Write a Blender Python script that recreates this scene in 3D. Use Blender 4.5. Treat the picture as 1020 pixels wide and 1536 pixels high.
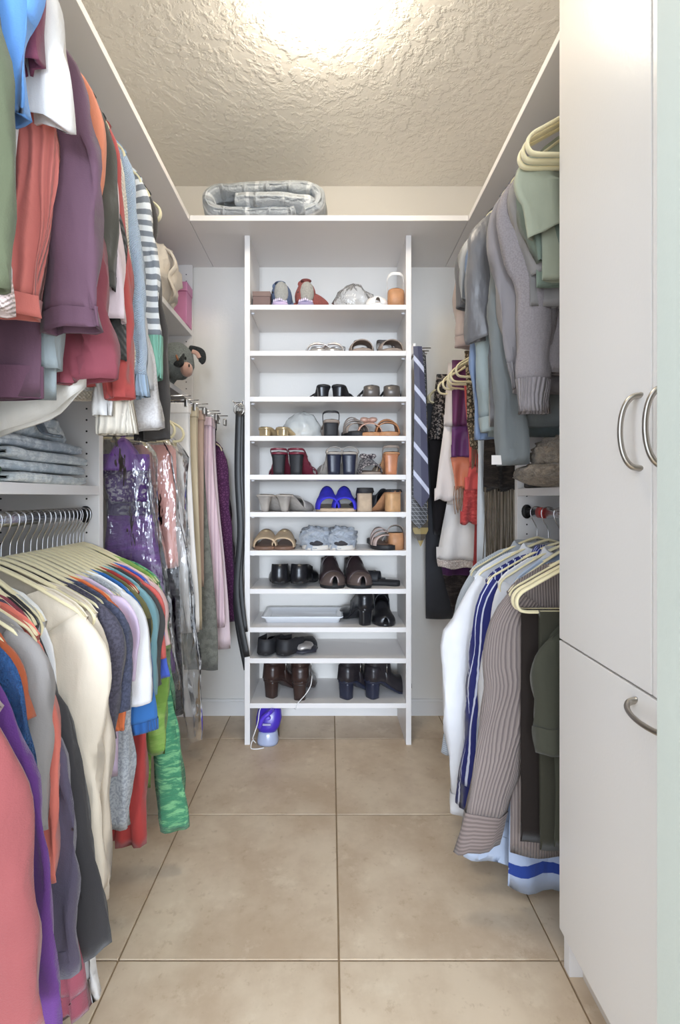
import bpy, bmesh, math, random
from mathutils import Vector, Matrix, noise
for o in list(bpy.data.objects): bpy.data.objects.remove(o)
random.seed(7)
SC = bpy.context.scene
COL = SC.collection
# ---------------------------------------------------------------- camera, world, light, exposure
H = 1.05; F = 720.0; CX = 496.0; CY = 745.0          # camera height (m), focal length and vanishing point in photo pixels
cam_d = bpy.data.cameras.new('camera'); cam = bpy.data.objects.new('camera', cam_d); COL.objects.link(cam)
cam.location = (0, 0, H); cam.rotation_euler = (math.pi/2, 0, 0)
cam_d.sensor_fit = 'HORIZONTAL'; cam_d.sensor_width = 36; cam_d.lens = F/1020*36
cam_d.shift_x = (510-CX)/1020; cam_d.shift_y = -(768-CY)/1020; cam_d.clip_start = 0.02
SC.camera = cam
w = bpy.data.worlds.new('daylight'); SC.world = w; w.use_nodes = True
w.node_tree.nodes['Background'].inputs[0].default_value = (0.80, 0.89, 1.0, 1)
w.node_tree.nodes['Background'].inputs[1].default_value = 2.7
LAMP_W = 46.0                                          # emission of the ceiling lamp's glass bowl
SC.view_settings.view_transform = 'Standard'; SC.view_settings.look = 'None'
SC.view_settings.exposure = 0.22; SC.view_settings.gamma = 1.0; SC.view_settings.use_curve_mapping = False
# added cool fill light far behind the camera, shining in through the closet doorway
fill_d = bpy.data.lights.new('fill_light', 'AREA'); fill_d.shape = 'RECTANGLE'; fill_d.size = 2.4; fill_d.size_y = 1.7; fill_d.energy = 400; fill_d.color = (0.74, 0.85, 1.0)
fill = bpy.data.objects.new('fill_light', fill_d); COL.objects.link(fill); fill.location = (0.1, -6.5, 1.45); fill.rotation_euler = (math.pi/2, 0, 0)
# room planes
XL, XR, YB, ZC = -1.01, 0.98, 2.312, 2.545
YF0, YF1 = 0.47, 0.60                                  # front wall with the doorway
DX0, DX1, DZ = -0.50, 0.408, 2.06
# ---------------------------------------------------------------- helpers
def lin(c):
    return tuple(((v/255)/12.92 if v/255 <= 0.04045 else ((v/255+0.055)/1.055)**2.4) for v in c[:3]) + (1,)
def PX(px, py, Y): return (px-CX)*Y/F, H-(py-CY)*Y/F   # photo pixel at depth Y -> world x, z
ORG = {}
def thing(name, label, cat, loc=(0,0,0), group=None, rotz=0):
    o = bpy.data.objects.new(name, None); COL.objects.link(o); o.location = loc; o.rotation_euler = (0,0,rotz)
    o.empty_display_size = 0.05; o['label'] = label; o['category'] = cat
    if group: o['group'] = group
    ORG[o.name] = Vector(loc)
    return o
def tag(o, label, cat, group=None):
    o['label'] = label; o['category'] = cat
    if group: o['group'] = group
    return o
def obj(name, M, mat, parent=None, smooth=True, world=True, loc=None, solid=0, sub=0, bevel=0):
    """M = (verts, faces[, loop uvs]); verts in world space (world=True) or in the parent's space"""
    V, Fc = M[0], M[1]
    org = Vector((0,0,0))
    if parent is not None and world: org = ORG[parent.name]
    elif parent is None:
        if loc is None:
            xs = [v[0] for v in V]; ys = [v[1] for v in V]; zs = [v[2] for v in V]
            loc = ((min(xs)+max(xs))/2, (min(ys)+max(ys))/2, min(zs))
        org = Vector(loc)
    me = bpy.data.meshes.new(name); me.from_pydata([Vector(v)-org for v in V], [], Fc)
    if len(M) > 2 and M[2]:
        uv = me.uv_layers.new(name='UVMap'); k = 0
        for f in M[2]:
            for c in f:
                uv.data[k].uv = c; k += 1
    if smooth:
        for p in me.polygons: p.use_smooth = True
    if mat: me.materials.append(mat)
    o = bpy.data.objects.new(name, me); COL.objects.link(o)
    if parent is not None: o.parent = parent; ORG[o.name] = org
    else: o.location = org; ORG[o.name] = org
    if solid:
        m = o.modifiers.new('thickness', 'SOLIDIFY'); m.thickness = solid; m.offset = 0
    if bevel:
        m = o.modifiers.new('bevel', 'BEVEL'); m.width = bevel; m.segments = 2; m.limit_method = 'ANGLE'
    if sub:
        m = o.modifiers.new('sub', 'SUBSURF'); m.levels = sub; m.render_levels = sub
    return o
def copy_tree(o, parent=None):
    c = o.copy(); COL.objects.link(c); c.parent = parent
    for ch in o.children: copy_tree(ch, c)
    return c
def join(*Ms):
    V, Fc, U = [], [], []
    for M in Ms:
        n = len(V); V += list(M[0]); Fc += [tuple(i+n for i in f) for f in M[1]]
        U += (M[2] if len(M) > 2 and M[2] else [[(0,0)]*len(f) for f in M[1]])
    return V, Fc, U
def box(x0, x1, y0, y1, z0, z1):
    V = [(x,y,z) for z in (z0,z1) for y in (y0,y1) for x in (x0,x1)]
    Fc = [(0,2,3,1),(4,5,7,6),(0,1,5,4),(2,6,7,3),(0,4,6,2),(1,3,7,5)]
    return V, Fc, None
def grid(P, wrap=False, uv=None, cap0=False, cap1=False):
    nr, nc = len(P), len(P[0]); V = [p for r in P for p in r]; Fc = []; U = []
    for i in range(nr-1):
        for j in range(nc if wrap else nc-1):
            k = (j+1) % nc
            Fc.append((i*nc+j, i*nc+k, (i+1)*nc+k, (i+1)*nc+j))
            if uv: U.append([uv(i,j), uv(i,j+1), uv(i+1,j+1), uv(i+1,j)])
            else: U.append([(j/nc,i/nr),((j+1)/nc,i/nr),((j+1)/nc,(i+1)/nr),(j/nc,(i+1)/nr)])
    if cap0: Fc.append(tuple(range(nc-1,-1,-1))); U.append([(0,0)]*nc)
    if cap1: Fc.append(tuple((nr-1)*nc+j for j in range(nc))); U.append([(0,0)]*nc)
    return V, Fc, U
def smooth_path(pts, n=8):
    pts = [Vector(p) for p in pts]
    if len(pts) < 3: return pts
    out = []
    for i in range(len(pts)-1):
        p0 = pts[max(i-1,0)]; p1 = pts[i]; p2 = pts[i+1]; p3 = pts[min(i+2,len(pts)-1)]
        for k in range(n):
            t = k/n
            out.append(0.5*((2*p1)+(p2-p0)*t+(2*p0-5*p1+4*p2-p3)*t*t+(3*p1-p0-3*p2+p3)*t**3))
    out.append(pts[-1]); return out
def sweep(path, ra, rb=None, n=10, up=(0,0,1), caps=True, closed=False, pw=1.0):
    """tube along a path; ra is half-size along the side vector, rb along the other; either may be a function of t"""
    path = [Vector(p) for p in path]; rb = rb if rb is not None else ra; up = Vector(up); P = []
    L = [0]
    for a, b in zip(path, path[1:]): L.append(L[-1]+(b-a).length)
    N = len(path)
    for i, p in enumerate(path):
        if closed: t = path[(i+1)%N]-path[i-1]
        else: t = path[min(i+1,N-1)]-path[max(i-1,0)]
        t.normalize(); s = t.cross(up)
        if s.length < 1e-4: s = t.cross(Vector((0,1,0.01)))
        s.normalize(); q = s.cross(t)
        tt = i/max(N-1,1); a = ra(tt) if callable(ra) else ra; b = rb(tt) if callable(rb) else rb
        ring = []
        for k in range(n):
            th = 2*math.pi*k/n; c, d = math.cos(th), math.sin(th)
            c = math.copysign(abs(c)**pw, c); d = math.copysign(abs(d)**pw, d)
            ring.append(p+s*(a*c)+q*(b*d))
        P.append(ring)
    if closed: P.append(P[0])
    per = 2*math.pi*((ra(0.5) if callable(ra) else ra)+(rb(0.5) if callable(rb) else rb))/2
    return grid(P, True, lambda i,j: (j/n*per, L[min(i,N-1)]), caps and not closed, caps and not closed)
def lathe(prof, n=24, c=(0,0,0), cap0=False, cap1=False):
    P = [[(c[0]+r*math.cos(2*math.pi*k/n), c[1]+r*math.sin(2*math.pi*k/n), c[2]+z) for k in range(n)] for r, z in prof]
    return grid(P, True, None, cap0, cap1)
def ellipsoid(c, r, n=18, m=12, amp=0, fr=6, pw=1.0, seed=0):
    P = []
    for i in range(m+1):
        ph = math.pi*(i/m-0.5)
        row = []
        for k in range(n):
            th = 2*math.pi*k/n
            d = Vector((math.cos(ph)*math.cos(th), math.cos(ph)*math.sin(th), math.sin(ph)))
            d = Vector([math.copysign(abs(q)**pw, q) for q in d])
            f = 1+amp*noise.noise(d*fr*0.5+Vector((seed,seed*2.3,1)))
            row.append((c[0]+r[0]*d.x*f, c[1]+r[1]*d.y*f, c[2]+r[2]*d.z*f))
        P.append(row)
    return grid(P, True)
def xf(M, mat):
    return [mat @ Vector(v) for v in M[0]], M[1], (M[2] if len(M) > 2 else None)
def sstep(a, b, x):
    t = min(1, max(0, (x-a)/(b-a))); return t*t*(3-2*t)
def interp(tab, t):
    for (a, va), (b, vb) in zip(tab, tab[1:]):
        if t <= b:
            k = (t-a)/(b-a) if b > a else 0; k = k*k*(3-2*k)*0.5+k*0.5
            return va+(vb-va)*k
    return tab[-1][1]
# ---------------------------------------------------------------- materials
MATS = {}
class NT:
    def __init__(s, name):
        s.m = bpy.data.materials.new(name); s.m.use_nodes = True; s.t = s.m.node_tree
        s.b = s.t.nodes['Principled BSDF']
    def n(s, typ, **kw):
        x = s.t.nodes.new(typ)
        for k, v in kw.items():
            if k in x.inputs.keys(): x.inputs[k].default_value = v
            else: setattr(x, k, v)
        return x
    def l(s, a, b): s.t.links.new(a, b)
    def math(s, op, a, b=None):
        x = s.n('ShaderNodeMath', operation=op)
        for i, v in enumerate((a, b)):
            if v is None: continue
            if hasattr(v, 'is_output'): s.l(v, x.inputs[i])
            else: x.inputs[i].default_value = v
        return x.outputs[0]
    def mix(s, f, a, b):
        x = s.n('ShaderNodeMix', data_type='RGBA')
        if hasattr(f, 'is_output'): s.l(f, x.inputs[0])
        else: x.inputs[0].default_value = f
        for i, v in ((6, a), (7, b)):
            if hasattr(v, 'is_output'): s.l(v, x.inputs[i])
            else: x.inputs[i].default_value = v
        return x.outputs[2]
    def ramp(s, f, lo, hi):
        x = s.n('ShaderNodeMapRange', interpolation_type='SMOOTHSTEP'); s.l(f, x.inputs[0])
        x.inputs[1].default_value = lo; x.inputs[2].default_value = hi
        return x.outputs[0]
    def noise(s, scale, detail=3, co=None, rough=0.55):
        x = s.n('ShaderNodeTexNoise', Scale=scale, Detail=detail, Roughness=rough)
        if co is not None: s.l(co, x.inputs['Vector'])
        return x.outputs[0]
    def bump(s, h, strength, dist=0.01, prev=None):
        x = s.n('ShaderNodeBump', Strength=strength, Distance=dist); s.l(h, x.inputs['Height'])
        if prev is not None: s.l(prev, x.inputs['Normal'])
        return x.outputs[0]
def sc(c, k): return (min(1,c[0]*k), min(1,c[1]*k), min(1,c[2]*k), 1)
def plain(name, col, rough=0.5, metal=0, spec=0.5, bump=0, bscale=60, var=0.0, vscale=8, sheen=0, coat=0):
    if name in MATS: return MATS[name]
    T = NT(name); c = lin(col); T.b.inputs['Roughness'].default_value = rough; T.b.inputs['Metallic'].default_value = metal
    T.b.inputs['Specular IOR Level'].default_value = spec; T.b.inputs['Base Color'].default_value = c
    if sheen: T.b.inputs['Sheen Weight'].default_value = sheen
    if coat: T.b.inputs['Coat Weight'].default_value = coat; T.b.inputs['Coat Roughness'].default_value = 0.15
    co = T.n('ShaderNodeTexCoord').outputs['Object']
    if var:
        T.l(T.mix(T.ramp(T.noise(vscale, 4, co), 0.3, 0.7), sc(c,1-var), sc(c,1+var)), T.b.inputs['Base Color'])
    if bump: T.l(T.bump(T.noise(bscale, 4, co), bump, 0.01), T.b.inputs['Normal'])
    MATS[name] = T.m; return T.m
def cloth(name, col, pat=None, col2=None, k=60, rough=0.9, sheen=0.15, wr=0.35, fuzz=0):
    """woven or knitted cloth; pat: hstripe, vstripe, rib, knit, heather, crinkle, cord, animal, sequin, plaid, fur, lace"""
    if name in MATS: return MATS[name]
    def soft(c_): g = 0.3*c_[0]+0.5*c_[1]+0.2*c_[2]; return tuple((g+(v-g)*0.90)*0.95 for v in c_[:3])+(1,)
    T = NT(name); c = soft(lin(col)); c2 = soft(lin(col2)) if col2 else sc(c, 0.6)
    tc = T.n('ShaderNodeTexCoord'); ob = tc.outputs['Object']; uv = tc.outputs['UV']
    sep = T.n('ShaderNodeSeparateXYZ'); T.l(uv, sep.inputs[0]); U, Vv = sep.outputs[0], sep.outputs[1]
    B = T.b; B.inputs['Roughness'].default_value = rough; B.inputs['Sheen Weight'].default_value = sheen
    B.inputs['Specular IOR Level'].default_value = 0.2 if rough > 0.6 else 0.5
    big = T.noise(5, 3, ob)
    colr = T.mix(T.ramp(big, 0.3, 0.7), sc(c, 0.93), sc(c, 1.06))
    mp = T.n('ShaderNodeMapping'); T.l(ob, mp.inputs[0]); mp.inputs['Scale'].default_value = (1,1,0.35)
    nrm = T.bump(T.noise(16, 3, mp.outputs[0]), wr, 0.02)
    fine = None
    if pat in ('hstripe', 'vstripe', 'cord', 'rib'):
        coord = Vv if pat == 'hstripe' else U
        s = T.math('SINE', T.math('MULTIPLY', coord, k*2*math.pi)); s = T.math('ADD', T.math('MULTIPLY', s, 0.5), 0.5)
        if pat == 'hstripe': colr = T.mix(T.ramp(s, 0.42, 0.58), colr, c2)
        elif pat == 'vstripe': colr = T.mix(T.ramp(s, 0.87, 0.94), colr, c2)
        elif pat == 'cord':
            colr = T.mix(T.ramp(s, 0.55, 0.9), colr, c2); nrm = T.bump(s, 0.5, 0.003, nrm)
        else:
            colr = T.mix(T.math('MULTIPLY', s, 0.40), colr, c2); nrm = T.bump(s, 0.7, 0.005, nrm)
    elif pat == 'knit':
        a = T.math('SINE', T.math('MULTIPLY', U, k*2*math.pi)); b = T.math('SINE', T.math('MULTIPLY', Vv, k*2*math.pi))
        s = T.math('MULTIPLY', a, b); nrm = T.bump(s, 0.5, 0.004, nrm)
        colr = T.mix(T.math('MULTIPLY', T.ramp(s, -1, 0.2), 0.18), c2, colr) if False else colr
    elif pat == 'heather':
        colr = T.mix(T.ramp(T.noise(k*3, 4, ob), 0.40, 0.62), colr, c2)
    elif pat == 'crinkle':
        m2 = T.n('ShaderNodeMapping'); T.l(uv, m2.inputs[0]); m2.inputs['Scale'].default_value = (1,2.6,1); m2.inputs['Rotation'].default_value = (0,0,0.5)
        s = T.noise(k, 4, m2.outputs[0], 0.65); colr = T.mix(T.ramp(s, 0.47, 0.62), c2, colr); nrm = T.bump(s, 0.8, 0.012, nrm)
    elif pat == 'wash':
        s = T.noise(k, 5, ob, 0.7); colr = T.mix(T.ramp(s, 0.40, 0.62), c2, colr); nrm = T.bump(s, 0.4, 0.01, nrm)
    elif pat == 'animal':
        v = T.n('ShaderNodeTexVoronoi', Scale=k, feature='DISTANCE_TO_EDGE'); T.l(ob, v.inputs['Vector'])
        colr = T.mix(T.ramp(v.outputs[0], 0.08, 0.2), c2, colr); nrm = T.bump(v.outputs[0], 0.4, 0.006, nrm)
    elif pat == 'sequin':
        v = T.n('ShaderNodeTexVoronoi', Scale=k); T.l(ob, v.inputs['Vector'])
        s2 = T.n('ShaderNodeSeparateColor'); T.l(v.outputs['Color'], s2.inputs[0])
        colr = T.mix(T.ramp(s2.outputs[0], 0.62, 0.75), colr, c2); nrm = T.bump(s2.outputs[1], 0.9, 0.006, nrm)
        B.inputs['Roughness'].default_value = 0.35
    elif pat == 'plaid':
        a = T.math('SINE', T.math('MULTIPLY', U, k*2*math.pi)); b = T.math('SINE', T.math('MULTIPLY', Vv, k*2*math.pi))
        s = T.math('MAXIMUM', a, b); colr = T.mix(T.ramp(s, 0.90, 0.98), colr, c2)
    elif pat == 'zband':
        for z0, z1 in k:
            m_ = T.math('MULTIPLY', T.math('GREATER_THAN', Vv, z0), T.math('LESS_THAN', Vv, z1)); colr = T.mix(m_, colr, c2)
    elif pat == 'fur':
        s = T.noise(k, 5, ob, 0.75); colr = T.mix(T.ramp(s, 0.35, 0.65), c2, colr); nrm = T.bump(s, 1.0, 0.02, nrm)
    elif pat == 'quilt':
        a = T.math('ABSOLUTE', T.math('SINE', T.math('MULTIPLY', U, k*math.pi))); b = T.math('ABSOLUTE', T.math('SINE', T.math('MULTIPLY', Vv, k*math.pi)))
        s = T.math('MINIMUM', a, b); nrm = T.bump(T.ramp(s, 0, 0.5), 0.6, 0.02, nrm)
        s3 = T.math('MAXIMUM', T.math('SINE', T.math('MULTIPLY', U, k*3.1)), T.math('SINE', T.math('MULTIPLY', Vv, k*2.7)))
        colr = T.mix(T.ramp(s3, 0.96, 0.99), colr, c2)
        nrm = T.bump(T.noise(38, 3, ob, 0.7), 0.5, 0.02, nrm)
    nrm = T.bump(T.noise(420, 2, ob), 0.12+fuzz, 0.004, nrm)
    T.l(colr, B.inputs['Base Color']); T.l(nrm, B.inputs['Normal'])
    MATS[name] = T.m; return T.m
def mat_wall(name, col, bs, strength, knock=False, rough=0.7):
    T = NT(name); c = lin(col); T.b.inputs['Roughness'].default_value = rough; T.b.inputs['Specular IOR Level'].default_value = 0.4
    ob = T.n('ShaderNodeTexCoord').outputs['Object']
    T.l(T.mix(T.ramp(T.noise(1.5, 3, ob), 0.3, 0.7), sc(c,0.97), sc(c,1.02)), T.b.inputs['Base Color'])
    if knock:
        n0 = T.n('ShaderNodeTexNoise', Scale=3.0, Detail=2.0); T.l(ob, n0.inputs['Vector'])
        va = T.n('ShaderNodeVectorMath', operation='MULTIPLY_ADD'); T.l(n0.outputs['Color'], va.inputs[0]); va.inputs[1].default_value = (0.12,)*3; T.l(ob, va.inputs[2])
        h = T.noise(bs, 4, va.outputs[0], 0.6); h = T.ramp(h, 0.44, 0.60)
        nm = T.bump(h, strength, 0.008); nm = T.bump(T.noise(bs*2.6, 3, ob), strength*0.5, 0.005, nm)
    else:
        nm = T.bump(T.noise(bs, 3, ob), strength, 0.004)
    T.l(nm, T.b.inputs['Normal']); return T.m
def mat_tile():
    T = NT('travertine_tile'); ob = T.n('ShaderNodeTexCoord').outputs['Object']
    inf = T.n('ShaderNodeObjectInfo'); va = T.n('ShaderNodeVectorMath', operation='MULTIPLY_ADD')
    T.l(inf.outputs['Random'], va.inputs[0]); va.inputs[1].default_value = (7,3,5); T.l(ob, va.inputs[2]); co = va.outputs[0]
    a = T.noise(4.5, 6, co, 0.62); b = T.noise(13, 6, co, 0.7); d = T.noise(34, 4, co, 0.7)
    c = T.mix(T.ramp(a, 0.32, 0.68), lin((192,169,143)), lin((216,197,172)))
    c = T.mix(T.math('MULTIPLY', T.ramp(b, 0.55, 0.72), 0.45), c, lin((228,212,188)))
    c = T.mix(T.math('MULTIPLY', T.ramp(d, 0.56, 0.72), 0.4), c, lin((172,146,116)))
    T.l(c, T.b.inputs['Base Color']); T.b.inputs['Roughness'].default_value = 0.38; T.b.inputs['Specular IOR Level'].default_value = 0.35
    T.l(T.bump(b, 0.05, 0.003), T.b.inputs['Normal']); return T.m
def mat_film(name, tint, gloss=0.35, body=0.12, bs=30):
    """clear crumpled plastic film: mostly see-through, with a milky body and sharp highlights"""
    if name in MATS: return MATS[name]
    T = NT(name); ob = T.n('ShaderNodeTexCoord').outputs['Object']
    mpf = T.n('ShaderNodeMapping'); T.l(ob, mpf.inputs[0]); mpf.inputs['Scale'].default_value = (1,1,0.4)
    nm = T.bump(T.noise(bs, 3, mpf.outputs[0], 0.6), 0.6, 0.02)
    out = T.t.nodes['Material Output']; tr = T.n('ShaderNodeBsdfTransparent'); gl = T.n('ShaderNodeBsdfGlossy', Roughness=0.12)
    T.l(nm, gl.inputs['Normal']); df = T.n('ShaderNodeBsdfDiffuse'); df.inputs[0].default_value = lin(tint); T.l(nm, df.inputs['Normal'])
    fr = T.n('ShaderNodeFresnel', IOR=1.45); T.l(nm, fr.inputs['Normal'])
    m1 = T.n('ShaderNodeMixShader'); m1.inputs[0].default_value = body; T.l(tr.outputs[0], m1.inputs[1]); T.l(df.outputs[0], m1.inputs[2])
    f2 = T.math('ADD', T.math('MULTIPLY', fr.outputs[0], gloss*2), 0.02)
    m2 = T.n('ShaderNodeMixShader'); T.l(f2, m2.inputs[0]); T.l(m1.outputs[0], m2.inputs[1]); T.l(gl.outputs[0], m2.inputs[2])
    T.l(m2.outputs[0], out.inputs[0]); MATS[name] = T.m; return T.m
WHITE = plain('white_melamine', (228,224,222), 0.38, bump=0.02, bscale=300)
DOORW = plain('satin_white_door', (222,217,212), 0.30, bump=0.04, bscale=160)
CHROME = plain('chrome', (205,205,208), 0.16, 1.0)
NICKEL = plain('brushed_nickel', (176,170,162), 0.28, 1.0)
CREAM = plain('cream_velvet', (228,215,174), 0.85, sheen=0.4, bump=0.05, bscale=400)
HOLE = plain('dark_pin_hole', (40,38,36), 0.9)
BLACKP = plain('black_plastic', (26,26,28), 0.4)
# ---------------------------------------------------------------- room
def struct(name, M, mat, label, **kw):
    o = obj(name, M, mat, None, False, **kw); o['kind'] = 'structure'; o['label'] = label; return o
M_wall = mat_wall('painted_wall', (232,228,222), 90, 0.10)
M_ceil = mat_wall('knockdown_ceiling', (238,234,226), 26, 0.36, True, 0.5)
M_jamb = mat_wall('jamb_paint', (184,188,178), 70, 0.12)
fl = struct('floor', box(XL-0.1, XR+0.1, -1.0, YB+0.1, -0.06, -0.004), plain('grout', (150,128,100), 0.9, var=0.1, vscale=30), 'beige stone tile floor with dark grout joints', loc=(0,0,-0.06))
M_tile = mat_tile(); TW = 0.5; GR = 0.0042
tiles = {}
gx = [0.0187+TW*k for k in range(-3, 3)]; gy = [1.585+0.498*k for k in range(-6, 3)]
for a, b in zip(gx, gx[1:]):
    for c, d in zip(gy, gy[1:]):
        x0 = max(a, XL-0.05)+GR/2; x1 = min(b, XR+0.05)-GR/2; y0 = c+GR/2; y1 = min(d, YB+0.05)-GR/2
        if x1-x0 < 0.02 or y1-y0 < 0.02: continue
        key = (round(x1-x0,4), round(y1-y0,4))
        if key not in tiles:
            tiles[key] = obj('floor_tile', box(x0,x1,y0,y1,-0.005,0.0), M_tile, None, False, loc=(x0,y0,0), bevel=0.0012); t = tiles[key]
        else:
            t = tiles[key].copy(); COL.objects.link(t)
        t.parent = fl; t.location = Vector((x0,y0,0))-Vector((0,0,-0.06))
struct('ceiling', box(XL-0.1, XR+0.1, YF0, YB+0.1, ZC, ZC+0.05), M_ceil, 'off white knockdown textured ceiling')
struct('wall_left', box(XL-0.08, XL, YF0, YB+0.1, 0, ZC), M_wall, 'white painted left closet wall')
struct('wall_right', box(XR, XR+0.08, YF0, YB+0.1, 0, ZC), M_wall, 'white painted right closet wall')
struct('wall_back', box(XL, XR, YB, YB+0.08, 0, ZC), M_wall, 'white painted back closet wall behind the shoe rack')
struct('wall_front', join(box(XL-2.0, DX0, YF0, YF1, -0.05, ZC+0.05), box(DX1, XR+2.0, YF0, YF1, -0.05, ZC+0.05), box(DX0, DX1, YF0, YF1, DZ, ZC)), M_jamb, 'pale wall end at the closet doorway')
struct('baseboard_back', join(box(XL, XR, YB-0.012, YB, 0, 0.068), box(XL, XR, YB-0.008, YB, 0.068, 0.078)), plain('baseboard_white', (232,230,228), 0.4), 'white baseboard along the back wall')
# ceiling lamp
LX, LY = -0.02, 1.37
lp = thing('ceiling_lamp', 'glowing round ceiling lamp at the top of the picture', 'lamp', (LX, LY, ZC-0.1))
obj('mount', lathe([(0.0,0.1),(0.075,0.1),(0.075,0.085),(0.0,0.085)], 32, (LX,LY,ZC-0.1)), plain('lamp_metal', (230,228,220), 0.4), lp)
T = NT('lamp_glass'); T.b.inputs['Emission Color'].default_value = (1.0, 0.90, 0.74, 1); T.b.inputs['Emission Strength'].default_value = LAMP_W
T.b.inputs['Base Color'].default_value = (0.9,0.88,0.82,1)
obj('bowl', lathe([(0.075,0.088),(0.092,0.06),(0.095,0.03),(0.082,0.0),(0.055,-0.022),(0.025,-0.033),(0.0005,-0.036)], 32, (LX,LY,ZC-0.1)), T.m, lp)
# ---------------------------------------------------------------- shelves, panels, cabinet
ZS0, ZS1 = 2.155, 2.177
SXL, SXR = -0.566, 0.5526
def slab(name, label, cat, b, mat=WHITE, group=None, bev=0.0012):
    return tag(obj(name, box(*b), mat, None, False, bevel=bev), label, cat, group)
slab('closet_shelf', 'long white top shelf above the left hanging clothes', 'shelf', (XL,SXL,YF1,YB,ZS0,ZS1))
slab('closet_shelf', 'white top shelf above the right hanging clothes', 'shelf', (SXR,XR,1.075,YB,ZS0,ZS1))
slab('closet_shelf', 'white top shelf over the shoe rack carrying the grey quilt', 'shelf', (SXL+0.0015,SXR-0.0015,1.922,YB,ZS0,ZS1))
def panel(label, x0, x1, y0, y1, z1, holes, hole_x):
    r = thing('closet_partition', label, 'panel', ((x0+x1)/2, y0, 0))
    obj('board', box(x0,x1,y0,y1,0.0,z1), WHITE, r, False, bevel=0.0012)
    proto = None
    for hx in hole_x:
        z = holes[0]
        while z < holes[1]:
            if proto is None:
                proto = obj('pin_hole', xf(lathe([(0.0028,0),(0.0028,0.0006),(0.0001,0.0006)], 8), Matrix.Translation((hx,y0,z)) @ Matrix.Rotation(math.pi/2,4,'X')), HOLE, r, False); base = (hx, z)
            else:
                c = proto.copy(); COL.objects.link(c); c.parent = r; c.location = (hx-base[0], 0, z-base[1])
            z += 0.032
    return r
PXL, PXR = -0.658, 0.63
panel('white partition panel with pin holes left of the purple dress', XL, PXL, 1.365, 1.389, ZS0, (0.82,1.35), (PXL-0.036, PXL-0.28))
panel('white end panel behind the pink box on the left', XL+0.001, PXL, 2.2865, YB-0.013, ZS0, (1.5,2.14), (PXL-0.03,))
panel('white partition panel beside the brown fur hat on the right', PXR, XR, 1.62, 1.644, ZS0, (0.86,1.06), (PXR+0.032,))
slab('closet_shelf', 'white left shelf carrying the folded jeans', 'shelf', (XL,PXL,YF1+0.02,1.364,1.055,1.08))
slab('closet_shelf', 'small white shelf under the pink box', 'shelf', (XL,PXL-0.002,1.39,2.285,1.815,1.838))
slab('closet_shelf', 'small white shelf under the grey plush toy', 'shelf', (XL,PXL-0.002,1.39,2.285,1.500,1.523))
slab('closet_shelf', 'white right shelf carrying the brown fur hat', 'shelf', (PXR,XR,1.085,1.619,1.053,1.077))
RZU, RZL, RZB, RZF = 2.05, 1.0, 1.455, 1.70
RXL, RXR = -0.695, 0.66
def rod(label, x, y0, y1, z):
    r = thing('closet_rod', label, 'rod', (x,(y0+y1)/2,z-0.016))
    obj('pole', sweep([(x,y0+0.002,z),(x,y1-0.002,z)], 0.0085, 0.015, 14), CHROME, r)
    for y, s in ((y0,1),(y1,-1)):
        obj('flange', sweep([(x,y,z),(x,y+s*0.006,z)], 0.017, 0.024, 14), BLACKP if s < 0 else CHROME, r)
rod('chrome rod holding the upper left row of tops', RXL, YF1+0.005, 1.364, RZU)
rod('chrome rod holding the lower left row of tops', RXL, YF1+0.005, 1.364, RZL)
rod('chrome rod holding the bagged dresses and trousers on the left', RXL, 1.39, 2.285, RZB)
rod('chrome rod holding the upper right grey tops', RXR, 1.085, 1.619, RZU)
rod('chrome rod holding the lower right shirts', RXR, 1.085, 1.619, RZL)
rod('chrome rod holding the scarves in the far right corner', RXR, 1.645, YB-0.001, RZF)
# tall cabinet on the right
cb = thing('tall_cabinet', 'tall satin white cabinet with curved nickel handles on the right', 'cabinet', (0.75,0.9,0))
CXF, CY0, CY1 = 0.50, 0.445, 1.05
CY0 = YF1+0.004
obj('body', join(box(CXF+0.02,XR-0.001,CY0,1.047,0.105,2.40)), WHITE, cb, False)
obj('side_panel', box(CXF+0.021,XR-0.001,1.048,1.072,0.0,2.40), WHITE, cb, False, bevel=0.001)
obj('toe_kick', box(0.55,0.565,CY0,1.046,0.0,0.104), plain('toe_kick_white', (206,196,184), 0.4), cb, False)
def handle(par, pts, org):
    path = smooth_path(pts, 4)
    o = obj('handle', sweep(path, lambda t: 0.0042+0.0075*abs(2*t-1)**5, lambda t: 0.0042+0.001*abs(2*t-1)**3, 12, up=(1,0,0)), NICKEL, par)
YG = 0.747
d1 = obj('door', box(CXF,CXF+0.019,YG+0.0015,CY1,0.7405,2.40), DOORW, cb, False, bevel=0.0015)
d2 = obj('door', box(CXF,CXF+0.019,CY0,YG-0.0015,0.7405,2.40), DOORW, cb, False, bevel=0.0015)
d3 = obj('drawer', box(CXF,CXF+0.019,CY0,CY1,0.107,0.7365), DOORW, cb, False, bevel=0.0015)
def vpull(par, y, z0, z1):
    zm = (z0+z1)/2
    handle(par, [(CXF+0.001-0.032*math.sin(math.pi*k/12)**0.8, y, zm+(z1-z0)/2*math.cos(math.pi*k/12)) for k in range(13)], None)
vpull(d1, 0.778, 1.096, 1.214); vpull(d2, 0.716, 1.096, 1.214)
zh = 0.715
ya, yb = 0.79, 0.665; ym = (ya+yb)/2
handle(d3, [(CXF+0.001-0.032*math.sin(math.pi*k/12)**0.8, ym+(ya-yb)/2*math.cos(math.pi*k/12), zh-0.008*math.sin(math.pi*k/12)) for k in range(13)], None)
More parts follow.
